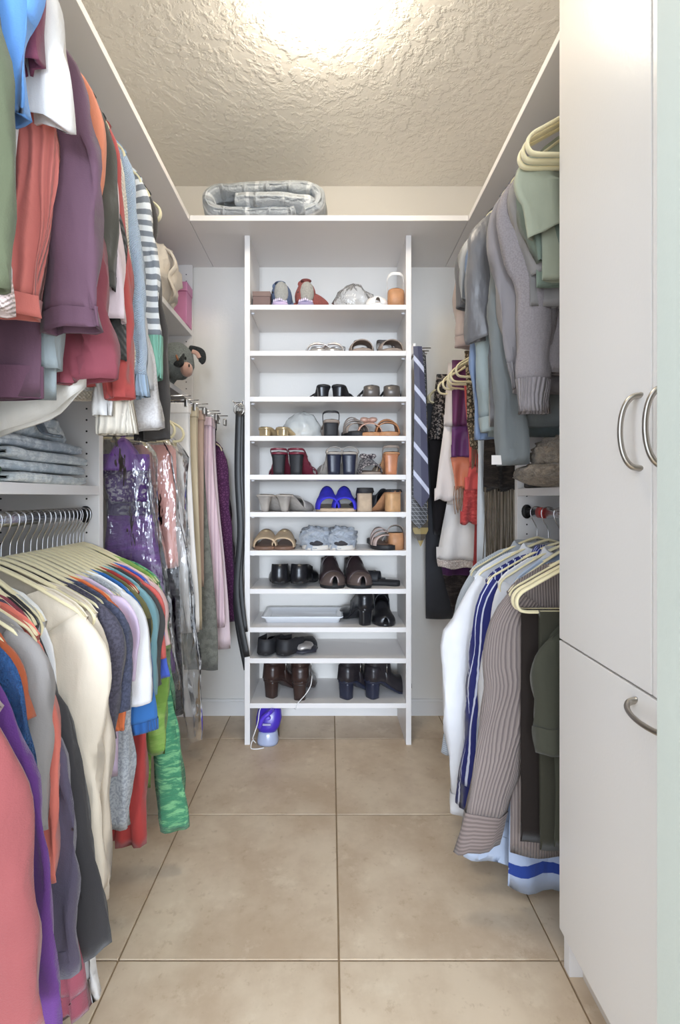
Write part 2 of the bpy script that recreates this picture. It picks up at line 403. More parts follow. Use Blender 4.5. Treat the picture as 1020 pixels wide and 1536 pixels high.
# shoe rack
UF = 2.03; UX0, UX1 = -0.364, 0.341; UT = 0.0225
UIX0, UIX1 = UX0+UT, UX1-UT
rk = thing('shoe_rack', 'tall white open shoe rack with eleven shelves', 'shelving', ((UX0+UX1)/2, UF+0.14, 0))
obj('side_panel', box(UX0,UIX0,UF,YB-0.013,0,ZS0), WHITE, rk, False, bevel=0.001)
obj('side_panel', box(UIX1,UX1,UF,YB-0.013,0,ZS0), WHITE, rk, False, bevel=0.001)
SZ = [1.862,1.667,1.473,1.307,1.143,0.985,0.822,0.660,0.497,0.366,0.176]
CLIP = plain('shelf_clip', (215,215,218), 0.3)
for i, z in enumerate(SZ):
    s = obj('shelf', box(UIX0,UIX1,UF,YB-0.001,z-0.021,z), WHITE, rk, False, bevel=0.001)
    for x in (UIX0+0.007, UIX1-0.007):
        obj('shelf_clip', box(x-0.006,x+0.006,UF+0.035,UF+0.05,z-0.0265,z-0.0205), CLIP, s, False)
# ---------------------------------------------------------------- hangers
HD, HWD = 0.100, 0.205
def harm(u): return -0.080-HD*(min(abs(u),0.26)/HWD)**1.25
def build_hanger(name, fm, hook_r=0.0017):
    r = thing(name, 'x', 'hanger')
    pts = [(u, 0, harm(u)) for u in [k*HWD/8 for k in range(0, 8)]]
    ex, ez = HWD, harm(HWD)
    end = [(ex-0.004,0,ez+0.003),(ex+0.008,0,ez-0.011),(ex+0.010,0,ez-0.028),(ex+0.001,0,ez-0.042),(ex-0.018,0,ez-0.0455)]
    right = pts[:-1]+smooth_path([pts[-1]]+end, 4)[:]
    right = [tuple(v) for v in right]
    left = [(-p[0],p[1],p[2]) for p in reversed(right)][:-1]
    loop = left+right
    bar = [(-(ex-0.018)+ (2*(ex-0.018))*k/6, 0, ez-0.0455) for k in range(1, 6)]
    loop = loop+[(b[0]*-1,b[1],b[2]) for b in bar]
    obj('frame', sweep(loop, 0.0040, 0.0078, 10, up=(0,1,0), closed=True), fm, r, world=False)
    hk = [(0,0,-0.088),(0,0,-0.045)]+[(0.020*math.cos(a), 0, 0.020*math.sin(a)-0.001) for a in [math.radians(-90+d) for d in (20,55,90,130,170,200,225)]]
    hk = [(0,0,-0.088),(0,0,-0.06),(0.004,0,-0.042),(0.016,0,-0.020),(0.0215,0,0.0),(0.016,0,0.0145),(0,0,0.0185),(-0.015,0,0.013),(-0.0205,0,-0.001),(-0.018,0,-0.010)]
    obj('hook', sweep(smooth_path(hk, 4), hook_r, hook_r, 7, up=(0,1,0)), CHROME, r, world=False)
    return r
HPROTO = build_hanger('clothes_hanger', CREAM); HUSED = [False]
def hanger(side, rx, Y, rz, label, group, rot=0.0, tilt=0, sx=1.0):
    if HUSED[0]: h = copy_tree(HPROTO)
    else: h = HPROTO; HUSED[0] = True
    h.location = (rx, Y, rz); h.rotation_euler = (0, tilt, rot+(0 if side > 0 else math.pi)); h['label'] = label; h['group'] = group; h.scale = (sx,1,1)
    return h
# ---------------------------------------------------------------- garments
SIDE = {'LU':(1,RXL,RZU,'hangers on the upper left rod'),'LL':(1,RXL,RZL,'hangers on the lower left rod'),'RU':(-1,RXR,RZU,'hangers on the upper right rod'),
        'RL':(-1,RXR,RZL,'hangers on the lower right rod'),'LB':(1,RXL,RZB,'hangers on the long left rod'),'RF':(-1,RXR,RZF,'hangers on the far right rod')}
GRP = {'LU':'tops on the upper left rod','LL':'tops on the lower left rod','RU':'tops on the upper right rod','RL':'shirts on the lower right rod','LB':'long clothes on the left rod','RF':'clothes in the far right corner'}
def panel_tube(wf, Y, top, hemf, Wf, T, fold, kf, seed, neck=None, nc=20, nr=22, side_t=5, vo=0, inner=True, yaw=0):
    """closed garment body. wf(u,v,z)->world; top(c)->z; hemf(c)->z; Wf(r,c)->u; neck=(half width fraction, front dip, back dip)"""
    rows = []
    cs = [math.sin((j/nc-0.5)*math.pi*0.96)/math.sin(0.48*math.pi) for j in range(nc+1)]
    rr = [ (i/nr)**1.15 for i in range(nr+1)]
    zz = []
    for r in rr+([1.0, 0.985, 0.94] if inner else []):
        pass
    def pt(c, r, front, shrink=1.0, lift=0.0):
        zt = top(c)
        if neck:
            nk = abs(c)/neck[0]
            if nk < 1: zt -= (neck[1] if front else neck[2])*(1-nk**2.2)
        zh = hemf(c); z = zt+(zh-zt)*r+lift
        u = Wf(r, c)
        tt = T*(0.18+0.82*sstep(0.0,0.22,r))*(1-abs(c)**side_t)*shrink*0.5
        if neck and abs(c) < neck[0] and r < 0.2: tt = max(tt, T*0.5*(1-(abs(c)/neck[0])**2)*shrink)
        if r < 0.001 and (not neck or abs(c) >= neck[0]): tt = 0.0065
        f = fold*sstep(0.05,0.6,r)*math.sin(2*math.pi*(u*kf+0.25*math.sin(z*5+seed)+seed*0.37))
        f += fold*1.2*sstep(0.05,0.4,r)*noise.noise(Vector((u*9+seed*3.1, z*5, seed)))
        v = vo+f+(-tt if front else tt)
        return wf(u, v, z)
    def row(r, shrink=1.0, lift=0.0):
        return [pt(c, r, True, shrink, lift) for c in cs]+[pt(c, r, False, shrink, lift) for c in reversed(cs)]
    rows = [row(r) for r in rr]
    if inner: rows += [row(1.0, 0.8, 0.002), row(1.0, 0.7, 0.05)]
    n2 = 2*(nc+1)
    def uv(i, j):
        j2 = j % n2; c = cs[j2] if j2 <= nc else cs[n2-1-j2]; k = min(i, nr)
        z = top(c)+(hemf(c)-top(c))*rr[k]
        return (Wf(rr[k], c), z)
    return grid(rows, True, uv)
def sleeve_tube(wf, path, wa, wb, vo, seed, n=16, wrinkle=0.006, slant=0.0, rng=(0.0, 1.0), k0=1.0):
    """hanging sleeve (or the part rng of it): path of (u,z) centres, wa(t) half width in the plane, wb(t) half thickness; the lower end is hollow"""
    full = smooth_path([Vector((p[0],0,p[1])) for p in path], 7); LL = [0]
    for a, b in zip(full, full[1:]): LL.append(LL[-1]+(b-a).length)
    tot = LL[-1]
    def at(t):
        d = max(0, min(1, t))*tot
        for i in range(len(LL)-1):
            if d <= LL[i+1]: return full[i]+(full[i+1]-full[i])*((d-LL[i])/max(1e-9, LL[i+1]-LL[i]))
        return full[-1].copy()
    NR = max(4, int(26*(rng[1]-rng[0])))
    ts = [rng[0]+(rng[1]-rng[0])*i/NR for i in range(NR+1)]
    def ring(tt, k=1.0, back=0.0):
        p = at(tt); t = (at(tt+.02)-at(tt-.02)).normalized(); s = Vector((-t.z,0,t.x)); r = []; L = tt*tot
        for j in range(n):
            th = 2*math.pi*j/n; c, d = math.cos(th), math.sin(th)
            pl = 1+0.22*math.sin(3*th+seed+L*2.0)*sstep(0.15,0.4,tt)*(wrinkle/0.007)
            a = wa(tt)*k*k0*math.copysign(abs(c)**0.8, c); b = wb(tt)*k*k0*d*pl
            w = wrinkle*sstep(0.05,0.35,tt)*noise.noise(Vector((c*2.2+seed, d*2.2, L*9+seed)))*2
            f = wrinkle*math.sin(c*5+seed+L*3)*sstep(0.1,0.5,tt)
            q = p+s*(a+w)-t*(back+slant*(c+1)*0.5*sstep(0.75,1,tt))
            r.append(wf(q.x, vo*sstep(0,0.3,tt)+b+w*0.6+f, q.z))
        return r
    rows = [ring(t) for t in ts]+[ring(ts[-1], 0.88, 0.002), ring(ts[-1], 0.80, min(0.045, (rng[1]-rng[0])*tot*0.8))]
    per = 3.3*(wa(.4)+wb(.4))
    return grid(rows, True, lambda i,j: (j/n*per, ts[min(i,NR)]*tot), cap0=(rng[0] == 0))
SEED = [0]
def garment(bay, Y, label, mat, cat='top', name=None, hw=0.215, bw=None, drop=None, hem=None, tilt=0.0, curve=0.0, nk=None, nd=0.07, T=0.028, fold=0.006, kf=7,
            end=None, w=0.10, w0=0.15, b=0.018, vo=-0.006, cuff=None, cufflen=0.05, collar=None, hemband=None, mid=None, rot=0.0, hang=True, hlabel=None,
            slant=0.0, wrinkle=0.007, sleeve_mat=None, buttons=0, zoff=0.0, sleeves=True, extra=None, bands=None):
    if name is None:
        name, cat = next(((n, c_) for k_, n, c_ in (('tee','tee_shirt','t-shirt'),('sweater','knit_sweater','sweater'),('cardigan','cardigan','cardigan'),('sweatshirt','sweatshirt','sweatshirt'),('jacket','jacket','jacket'),('blouse','blouse','blouse'),('polo','polo_shirt','polo shirt'),('tank','tank_shirt','tank top')) if k_ in label.split()), ('long_sleeved_shirt','top'))
    s, rx, rz, hg = SIDE[bay]; SEED[0] += 1; seed = SEED[0]*1.37
    ca, sa = math.cos(rot), math.sin(rot)
    def wf(u, v, z):
        U = u*ca-v*sa*s; Vv = u*sa*s+v*ca
        return (rx+s*U, Y+Vv, z)
    def uz(p):                                   # photo pixel of an outer edge at this depth -> (u, z)
        x, z = PX(p[0], p[1], Y); return (s*(x-rx), z)
    bw = bw if bw is not None else hw+0.005
    nk = nk or {'LL':.62,'RL':.5}.get(bay,.42)
    if hem is None: hemz = rz-0.62
    else: hemz = uz((0, hem))[1] if hem > 5 else hem
    sx = min(1.0, (hw-.004)/.215)
    top = lambda c: rz+harm(abs(c)*hw/sx)+0.0115+zoff-0.012*sstep(0.9,1.0,abs(c))
    hemf = lambda c: hemz+tilt*c+(curve*max(0,c)**1.6)
    Wf = lambda r, c: c*(hw+(bw-hw)*sstep(0,0.8,r))
    root = thing(name, label, cat, (rx, Y, hemz-0.0), GRP[bay])
    hb = hemz
    obj('body', panel_tube(wf, Y, top, hemf, Wf, T, fold, kf, seed, (nk, nd, nd*0.35)), mat, root)
    if collar:
        rows = []; c0 = nk*hw*0.82
        for zz, kk in ((-0.012,1.08),(0.022,0.86),(0.026,0.80),(0.010,0.80),(-0.014,1.02)):
            rows.append([wf(c0*kk*math.cos(2*math.pi*j/20), 0.020*kk*math.sin(2*math.pi*j/20), top(nk)+zz-0.030*max(0,-math.sin(2*math.pi*j/20))*0.8) for j in range(20)])
        obj('collar', grid(rows, True), collar, root)
    if end is not None and sleeves:
        ue, ze = uz(end) if end[1] > 5 else end
        sm = sleeve_mat or mat
        for sg in (1, -1):
            zs = top(1.0)
            cu = ue-w/2 if sg > 0 else min(ue-w/2, 0.235)
            Ls = zs-ze
            if Ls > 0.33:
                m = uz(mid)[0]-w0*0.46 if mid else hw-0.005+(cu-hw)*0.45
                if sg < 0: m = min(m, 0.225)
                mz = uz(mid)[1] if mid else zs-Ls*0.5
                P = [(hw-0.055, zs-0.018), (hw-0.025, zs-0.075), (m, mz), (cu, ze+0.004)] if Ls < 0.5 else [(hw-0.055, zs-0.018), (hw-0.022, zs-0.08), (hw-0.012+(m-hw)*0.5, zs-0.20 if not mid else (zs-0.08+mz)/2), (m, mz), (cu, ze+0.004)]
            else:
                P = [(hw-0.055, zs-0.018), (hw-0.02, zs-0.055), (cu*0.5+(hw-0.02)*0.5, zs-0.055-(Ls-0.055)*0.5), (cu, ze+0.003)]
            wa = lambda t: (0.052+(w0/2-0.052)*sstep(0,0.25,t)) if t < 0.25 else w0/2+(w/2-w0/2)*sstep(0.25,1.0,t)
            wb = lambda t: b*(0.75+0.25*sstep(0,0.3,t))
            P = [(sg*p[0], p[1]) for p in P]
            cl = cufflen/max(.06, sum((Vector(P[i+1])-Vector(P[i])).length for i in range(len(P)-1)))
            so = obj('sleeve', sleeve_tube(wf, P, wa, wb, vo, seed+sg, wrinkle=wrinkle, slant=slant, rng=(0.0, 1-cl+.012 if cuff else 1.0)), sm, root)
            if cuff:
                obj('cuff', sleeve_tube(wf, P, wa, wb, vo, seed+sg, wrinkle=wrinkle, slant=slant, rng=(1-cl, 1.0), k0=1.045), cuff, so)
    if hemband:
        P = [[wf(c*bw*1.006*(1-0.02*k), (1 if f else -1)*(T*0.52*(1-abs(c)**5)+0.003), hemf(c)+dz) for f in (0,1) for c in ([(-1+j/10) for j in range(21)] if f == 0 else [(1-j/10) for j in range(21)])] for dz, k in ((0.055,0),(0.03,0),(0.0,0),(-0.002,1))]
        obj('hem_band', grid(P, True, lambda i,j: (j*0.024, i*0.02)), hemband, root)
    for d0, d1, bm_ in (bands or ()):
        P = [[wf(c*bw*1.004, (-1 if f == 0 else 1)*(T*0.53*(1-abs(c)**5)+0.004)+fold*math.sin(c*7), hemf(c)+dz) for f in (0,1) for c in ([(-1+j/10) for j in range(21)] if f == 0 else [(1-j/10) for j in range(21)])] for dz in (d1,(d0+d1)/2,d0)]
        obj('stripe', grid(P, True), bm_, root)
    if hang:
        hanger(s, rx, Y, rz, hlabel or ('cream hanger holding the '+label)[:110], hg, rot, sx=sx)
    return root, wf, uz
def C(name, col, *a, **k): return cloth(name, col, *a, **k)
RIB = lambda nm, col: cloth(nm, col, 'rib', k=110)
# ---- upper left rod, near to far
G = garment
G('LU', .655, 'olive green long sleeved top at the far left edge', C('olive_green',(96,102,76)), end=(18,444), w=.10, w0=.12, hw=.195, hem=455)
G('LU', .680, 'pale pink knit top just behind the olive one', C('pale_pink_knit',(226,204,198),'knit',k=140), end=(17,474), w=.10, w0=.11, hw=.185, hem=470, bw=.18)
G('LU', .705, 'bright blue short sleeved tee in the upper left corner', C('sky_blue_tee',(92,150,216)), end=(47,166), w=.13, hem=420, bw=.19, slant=-.02, wrinkle=.009)
G('LU', .735, 'maroon short sleeved tee between blue and white tees', C('maroon_tee',(126,62,84)), end=(72,112), w=.12, hem=430, bw=.19)
G('LU', .765, 'white short sleeved tee in the upper left corner', C('white_tee',(232,226,220)), end=(107,152), w=.16, hem=430, bw=.185, slant=-.06)
G('LU', .795, 'coral ribbed long sleeved sweater', C('coral_rib',(206,112,100),'rib',(160,70,64),k=70), end=(59,480), w=.095, w0=.13, hem=465, bw=.175, hw=.20, cuff=C('coral_cuff',(202,108,96)), cufflen=.035)
G('LU', .850, 'plum purple long sleeved top with wide sleeve', C('plum',(104,72,88),rough=.75), end=(158,503), w=.10, w0=.15, hem=597, bw=.185, T=.03, cuff=C('plum_cuff',(100,68,84),rough=.75), cufflen=.035, vo=-.012, hemband=C('plum_hem',(104,68,86),rough=.75))
G('LU', .880, 'grey teal top mostly hidden behind the plum one', C('grey_teal',(146,156,158)), end=(95,560), w=.06, hem=600, bw=.19, T=.02, hw=.175)
G('LU', .905, 'orange peach top glimpsed behind the plum one', C('peach_orange',(226,132,92)), end=(120,480), w=.07, hem=490, bw=.20, T=.02)
G('LU', .935, 'maroon red top with flared sleeve hem', C('maroon_red',(136,62,74),rough=.75), end=(180,578), w=.115, w0=.10, hem=520, bw=.20, hw=.17, T=.025, vo=-.010, wrinkle=.012)
G('LU', .968, 'dark olive grey jacket with rolled cuff', C('dark_olive',(82,80,72)), end=(172,438), w=.06, w0=.10, hem=500, hw=.22, bw=.20, T=.022, cuff=C('dark_olive_cuff',(74,72,66)), cufflen=.03)
G('LU', 1.000, 'pale pink long sleeved top between dark jacket and red top', C('pale_pink',(228,206,208)), end=(190,487), w=.075, w0=.085, hem=560, bw=.20, T=.022)
G('LU', .955, 'sheer white blouse with sweeping curved hem above the jeans', C('sheer_white',(232,228,220),rough=.7), end=(120,560), w=.06, hem=1.165, curve=.10, bw=.215, hw=.17, T=.03, fold=.010, sleeves=False)
G('LU', 1.022, 'black cable knit top', C('black_cable',(62,62,60),'knit',k=60), end=(187,545), w=.045, w0=.07, hem=560, bw=.20, T=.02)
G('LU', 1.046, 'red long sleeved top beside the light blue sweater', C('red_top',(186,76,72)), end=(202,602), w=.06, w0=.075, hem=580, bw=.20, T=.022)
G('LU', 1.072, 'white ribbed top hanging lower behind the red top', C('white_rib',(232,230,226),'rib',(190,188,186),k=90), end=(172,628), w=.045, w0=.06, hem=585, bw=.17, hw=.19, T=.022)
G('LU', 1.096, 'cream chunky cable sweater with ribbed hem', C('cream_cable',(226,216,198),'knit',(170,160,140),k=120), end=(205,655), w=.085, w0=.085, hem=600, bw=.19, hw=.2, T=.025, cuff=RIB('cream_rib',(228,218,200)), cufflen=.09)
G('LU', 1.128, 'light blue fuzzy sweater with ribbed cuff', C('light_blue',(172,192,212),'knit',k=200,fuzz=.3,sheen=.4), end=(224,600), w=.060, w0=.078, hem=600, bw=.20, T=.026, cuff=RIB('light_blue_rib',(160,184,208)), cufflen=.05)
G('LU', 1.160, 'pale grey top between blue and striped sweaters', C('pale_grey_top',(204,206,210)), end=(229,590), w=.05, w0=.06, hem=570, hw=.185, bw=.19, T=.02)
G('LU', 1.190, 'light oatmeal grey sweatshirt hanging lower behind stripes', C('oatmeal',(208,204,202),'heather',(196,190,188),k=70), end=(245,648), w=.085, w0=.07, hem=600, bw=.18, hw=.17, T=.025)
G('LU', 1.225, 'grey and white striped sweater with mint green cuff', C('stripe_sweater',(226,226,224),'hstripe',(128,132,138),k=36), end=(247,574), w=.060, w0=.088, hem=570, bw=.20, T=.026, vo=-.012, cuff=RIB('mint_rib',(126,186,162)), cufflen=.108)
G('LU', 1.280, 'charcoal long sleeved top last in the upper left row', C('charcoal_top',(70,66,64)), end=(259,662), w=.075, w0=.06, hem=560, bw=.20, T=.024)
G('LU', 1.330, 'plain black top at the end of the upper left rod', C('black_top',(42,40,42)), end=(230,664), w=.045, w0=.05, hem=560, hw=.19, bw=.16, T=.02)
# ---- lower left rod, near to far
VEL = lambda nm, col: cloth(nm, col, sheen=.22, fuzz=.15, wr=.5)
G('LL', .655, 'salmon pink velour robe sleeve at the lower left edge', VEL('salmon_velour',(146,72,72)), end=(64,1545), w=.13, w0=.14, hw=.20, mid=(40,1230), hem=.26, bw=.20, T=.03, b=.022, name='velour_robe', cat='robe')
G('LL', .683, 'pale mauve top squeezed behind the velour robe', C('pale_mauve',(176,150,150)), end=(22,1090), w=.07, w0=.11, hw=.195, hem=.45, bw=.19, T=.018, b=.010)
G('LL', .715, 'deep purple fleece jacket in the lower left', VEL('purple_fleece',(92,46,116)), end=(101,1560), w=.12, w0=.13, hw=.182, mid=(72,1230), hem=.25, bw=.20, T=.028, b=.018, cat='jacket', name='fleece_jacket')
G('LL', .745, 'bright blue fuzzy sweater behind the purple fleece', C('blue_fuzzy',(42,108,176),'fur',(30,86,150),k=160,fuzz=.4,wr=.2), end=(68,1215), w=.09, w0=.12, hw=.182, hem=.40, bw=.19, T=.022, b=.012)
G('LL', .772, 'rust orange sweater beside the grey sweater', C('rust_orange',(176,84,42)), end=(56,1090), w=.10, w0=.11, hw=.172, hem=.45, bw=.18, T=.020, b=.012)
G('LL', .802, 'plain grey sweater in the lower left row', C('grey_sweater',(146,140,136)), end=(72,1245), w=.10, w0=.13, hw=.188, hem=.38, bw=.20, T=.026, b=.016)
G('LL', .830, 'coral pink cardigan just behind the grey sweater', C('coral_pink',(216,112,94)), end=(86,1320), w=.08, w0=.10, hw=.19, hem=.34, bw=.20, T=.020, b=.012)
G('LL', .856, 'slate grey purple long coat sleeve', VEL('slate_purple',(90,82,102)), end=(122,1455), w=.075, w0=.10, hw=.158, hem=.22, bw=.18, T=.026, b=.016, mid=(112,1180), cat='coat', name='long_coat')
G('LL', .880, 'rose pink long sweater with cuff near the floor', VEL('rose_pink',(146,68,82)), end=(133,1518), w=.045, w0=.06, hw=.145, hem=.16, bw=.18, T=.020, b=.012, cuff=VEL('rose_cuff',(138,62,76)), cufflen=.04)
G('LL', .900, 'charcoal black long jacket reaching lowest on the left', C('charcoal_jacket',(62,60,62),wr=.15), end=(172,1442), w=.085, w0=.085, hw=.145, hem=.20, bw=.19, T=.024, b=.013, mid=(112,1110), slant=.03, cat='jacket', name='long_jacket')
G('LL', .925, 'white top with only its lower cuff showing', C('plain_white',(226,224,222)), end=(153,1494), w=.04, w0=.06, hw=.145, hem=.2, bw=.17, T=.02, b=.010)
G('LL', .955, 'ivory cream coat with long pale sleeve', C('ivory',(226,212,190)), end=(161,1335), w=.12, w0=.155, hw=.21, hem=.26, bw=.225, T=.034, b=.026, mid=(152,1130), cat='coat', name='ivory_coat')
G('LL', .985, 'beige cardigan shoulder just behind the ivory coat', C('beige_cardigan',(206,192,172)), end=(163,1350), w=.05, w0=.09, hem=.30, bw=.22, T=.020, b=.012)
DEN = lambda nm, col: cloth(nm, col, 'heather', tuple(int(v*.8) for v in col), k=60)
G('LL', 1.012, 'dark navy heather tee nearest the ivory coat', DEN('navy_heather_a',(82,78,92)), end=(175,1108), w=.085, w0=.12, hem=.42, bw=.215, T=.022, b=.014, cuff=None, hw=.22)
G('LL', 1.040, 'blue grey heather tee with wide short sleeve', DEN('navy_heather_b',(78,82,104)), end=(197,1068), w=.11, w0=.13, hem=.45, bw=.215, T=.022, b=.015, hw=.22)
G('LL', 1.062, 'tiny orange trimmed tee peeking below the heather tees', C('orange_trim',(222,112,56)), end=(190,1096), w=.07, w0=.10, hem=.45, bw=.20, T=.016, b=.010)
G('LL', 1.086, 'pale lilac tee with short sleeve', C('lilac_tee',(206,184,208)), end=(207,1000), w=.13, w0=.14, hem=.42, bw=.215, T=.022, b=.016, slant=-.03)
G('LL', 1.112, 'light grey heather top hanging long below the lilac tee', C('grey_heather',(178,182,186),'heather',(146,150,156),k=60), end=(196,1240), w=.055, w0=.07, hem=.30, bw=.215, T=.022, b=.012)
G('LL', 1.135, 'bright white tee with bulging short sleeve', C('bright_white_tee',(238,238,240)), end=(229,1058), w=.12, w0=.13, hem=.44, bw=.215, T=.022, b=.016)
G('LL', 1.158, 'royal blue polo shirt sleeve below the white tee', C('royal_blue_polo',(44,108,178)), end=(236,1098), w=.09, w0=.11, hem=.44, bw=.215, T=.020, b=.014, cuff=RIB('royal_blue_rib',(40,100,172)), cufflen=.025)
G('LL', 1.178, 'olive green tee shoulder in the lower left row', C('olive_tee',(112,108,66)), end=(226,1015), w=.09, w0=.12, hem=.45, bw=.21, T=.020, b=.013)
G('LL', 1.200, 'brick red tunic with long flared side', C('brick_red',(178,58,54)), end=(219,1266), w=.075, w0=.065, hem=.20, bw=.225, T=.026, b=.012, cat='tunic', name='hanging_tunic')
G('LL', 1.220, 'pale teal tee with short sleeve', C('pale_teal',(124,172,182)), end=(238,1045), w=.07, w0=.11, hem=.46, bw=.21, T=.018, b=.012)
G('LL', 1.240, 'dark charcoal tee beside the red tee', C('dark_charcoal_tee',(72,72,72)), end=(243,1032), w=.07, w0=.12, hem=.46, bw=.21, T=.018, b=.013)
G('LL', 1.260, 'tomato red tee with short sleeve', C('tomato_red',(210,92,84)), end=(251,992), w=.10, w0=.13, hem=.46, bw=.21, T=.020, b=.014)
G('LL', 1.279, 'cobalt blue tee peeking under the red sleeve', C('cobalt_tee',(70,98,200)), end=(256,1018), w=.05, w0=.09, hem=.46, bw=.21, T=.016, b=.011)
G('LL', 1.296, 'blush pink tee behind the tomato red tee', C('blush_pink',(236,198,196)), end=(257,972), w=.10, w0=.12, hem=.46, bw=.21, T=.016, b=.012)
G('LL', 1.314, 'purple tank top showing one strap on its hanger', C('purple_tank',(112,40,104)), end=None, nk=.80, nd=.05, hw=.175, hem=.45, bw=.18, T=.016)
G('LL', 1.330, 'lime green long tunic reaching toward the floor', C('lime_green',(146,182,84),'crinkle',(124,166,66),k=7,wr=.3), end=(250,1130), w=.07, w0=.09, hem=.25, bw=.20, T=.018, b=.012, cat='tunic', name='hanging_tunic', nk=.5)
G('LL', 1.348, 'green crinkled long sleeved jacket last on the lower left', C('green_crinkle',(122,190,130),'crinkle',(66,142,102),k=30), end=(283,1243), w=.078, w0=.075, hem=.22, bw=.10, T=.014, b=.016, vo=-.002, cat='jacket', name='crinkled_jacket', mid=(262,1060), wrinkle=.006)
# ---- upper right rod, near to far
for i, (yy, dz) in enumerate(((1.090,0),(1.103,0),(1.117,0),(1.132,0))):
    hanger(-1, RXR, yy, RZU, ['front empty cream hanger by the cabinet top','second empty cream hanger by the cabinet top','third empty cream hanger by the cabinet top','fourth empty cream hanger by the cabinet top'][i], SIDE['RU'][3], [0.02,-0.03,0.03,0.0][i])
G('RU', 1.158, 'pale green tee hanging below the empty hangers', C('pale_green',(160,164,142)), end=(789,342), w=.10, w0=.13, hem=420, bw=.15, hw=.17, T=.024, slant=-.03, nk=.5, wrinkle=.010)
G('RU', 1.184, 'darker sage green tee under the pale green one', C('sage_green',(118,132,118)), end=(803,394), w=.07, w0=.10, hem=430, bw=.15, hw=.17, T=.02, wrinkle=.012)
G('RU', 1.210, 'grey cotton tee with hemmed sleeve under the green tees', C('grey_cotton',(142,138,136)), end=(793,412), w=.09, w0=.11, hem=460, bw=.16, hw=.18, T=.02)
SWT = C('grey_sweatshirt',(146,138,140),'heather',(136,128,130),k=90,fuzz=.1)
G('RU', 1.240, 'grey sweatshirt with long cuffed sleeve nearest the cabinet', SWT, end=(776,622), w=.075, w0=.115, hem=560, bw=.17, hw=.20, T=.03, b=.024, cuff=RIB('grey_sweat_rib',(150,142,144)), cufflen=.085, mid=(772,440), cat='sweatshirt', name='sweatshirt')
G('RU', 1.290, 'second grey sweatshirt just behind the first', C('grey_sweatshirt_b',(136,130,132)), end=(764,585), w=.075, w0=.11, hem=590, bw=.17, hw=.205, T=.028, b=.02, cuff=RIB('grey_sweat_rib_b',(140,134,136)), cufflen=.07, cat='sweatshirt', name='sweatshirt')
G('RU', 1.335, 'slate grey long sleeved top hanging to the fur hat', C('slate_grey_top',(112,116,116)), end=(746,700), w=.085, w0=.09, hem=640, bw=.16, hw=.2, T=.026)
G('RU', 1.395, 'charcoal satin shirt with wide short sleeve', C('charcoal_satin',(104,102,104),rough=.38,wr=.8), end=(703,505), w=.15, w0=.155, hem=640, bw=.20, T=.03, b=.036, vo=-.014, collar=C('charcoal_satin',(104,102,104)), wrinkle=.012, cat='shirt', name='satin_shirt', slant=-.02)
G('RU', 1.435, 'pale teal grey shirt with slit cuff', C('teal_grey_shirt',(140,152,152),rough=.6), end=(722,650), w=.075, w0=.085, hem=655, bw=.19, T=.024, b=.02, vo=-.012, cuff=C('teal_grey_cuff',(150,160,158)), cufflen=.045, cat='shirt', name='casual_shirt')
G('RU', 1.475, 'dusty blue long top behind the slit cuff shirt', C('dusty_blue',(116,134,164)), end=(713,660), w=.12, w0=.11, hem=650, bw=.205, T=.024)
G('RU', 1.510, 'light grey shirt edge left of the satin shirt', C('light_grey_shirt',(160,160,160),rough=.5), end=(690,455), w=.09, w0=.12, hem=600, bw=.20, T=.024, b=.02, cat='shirt', name='casual_shirt')
G('RU', 1.548, 'dark grey shirt farthest left on the upper right rod', C('dark_grey_shirt',(98,96,98),rough=.6), end=(682,468), w=.09, w0=.12, hem=600, bw=.20, T=.022, cat='shirt', name='casual_shirt')
G('RU', 1.580, 'beige tee sleeve below the dark grey shirt', C('beige_tee',(184,164,154)), end=(684,524), w=.085, w0=.11, hem=600, bw=.19, T=.022, cuff=C('beige_tee_cuff',(180,158,148)), cufflen=.035)
# ---- lower right rod, near to far
G('RL', 1.240, 'light blue and royal striped polo with hem near the floor', C('blue_stripe_polo',(176,190,218),'zband',(36,66,150),k=((.085,.115),(.0,.035)),wr=.6), end=None, hem=.03, tilt=.02, bw=.205, hw=.16, T=.03, fold=.012, hang=True, cat='shirt', name='polo_shirt')
r_, wf_, uz_ = G('RL', 1.208, 'brown pinstripe shirt with long cuffed sleeve', C('brown_pinstripe',(146,132,126),'cord',(114,102,100),k=150,wr=.2), end=(689,1258), w=.10, w0=.165, hem=.148, bw=.205, T=.024, b=.020, vo=-.002, mid=(724,1050), wrinkle=.004, cuff=C('brown_pinstripe_cuff',(140,124,118),'hstripe',(114,100,96),k=125,wr=.2), cufflen=.08, slant=-.05, cat='shirt', name='dress_shirt', hlabel='cream hanger in front over the brown pinstripe shirt')
rb_, wfb_, uzb_ = G('RL', 1.295, 'pale blue dress shirt with two cuff buttons', C('pale_blue_shirt',(182,196,220)), end=(696,1288), w=.12, w0=.08, hem=.12, bw=.20, hw=.17, T=.02, b=.012, cuff=C('pale_blue_cuff',(188,202,226)), cufflen=.08, cat='shirt', name='dress_shirt', mid=(730,1050))
for bx__ in (714,726):
    u_, z_ = uzb_((bx__,1266)); obj('button', xf(lathe([(.0001,.0025),(.005,.0025),(.006,0),(.0001,0)],12), Matrix.Translation(wfb_(u_,-.022,z_))@Matrix.Rotation(math.pi/2,4,'X')), BLACKP, rb_)
G('RL', 1.335, 'plain white shirt between navy and brown shirts', C('plain_white_shirt',(226,224,226)), end=(712,1180), w=.06, w0=.07, hem=.2, bw=.20, hw=.195, T=.02, b=.014, collar=C('plain_white_shirt',(226,224,226)), cat='shirt', name='dress_shirt', mid=(722,1000))
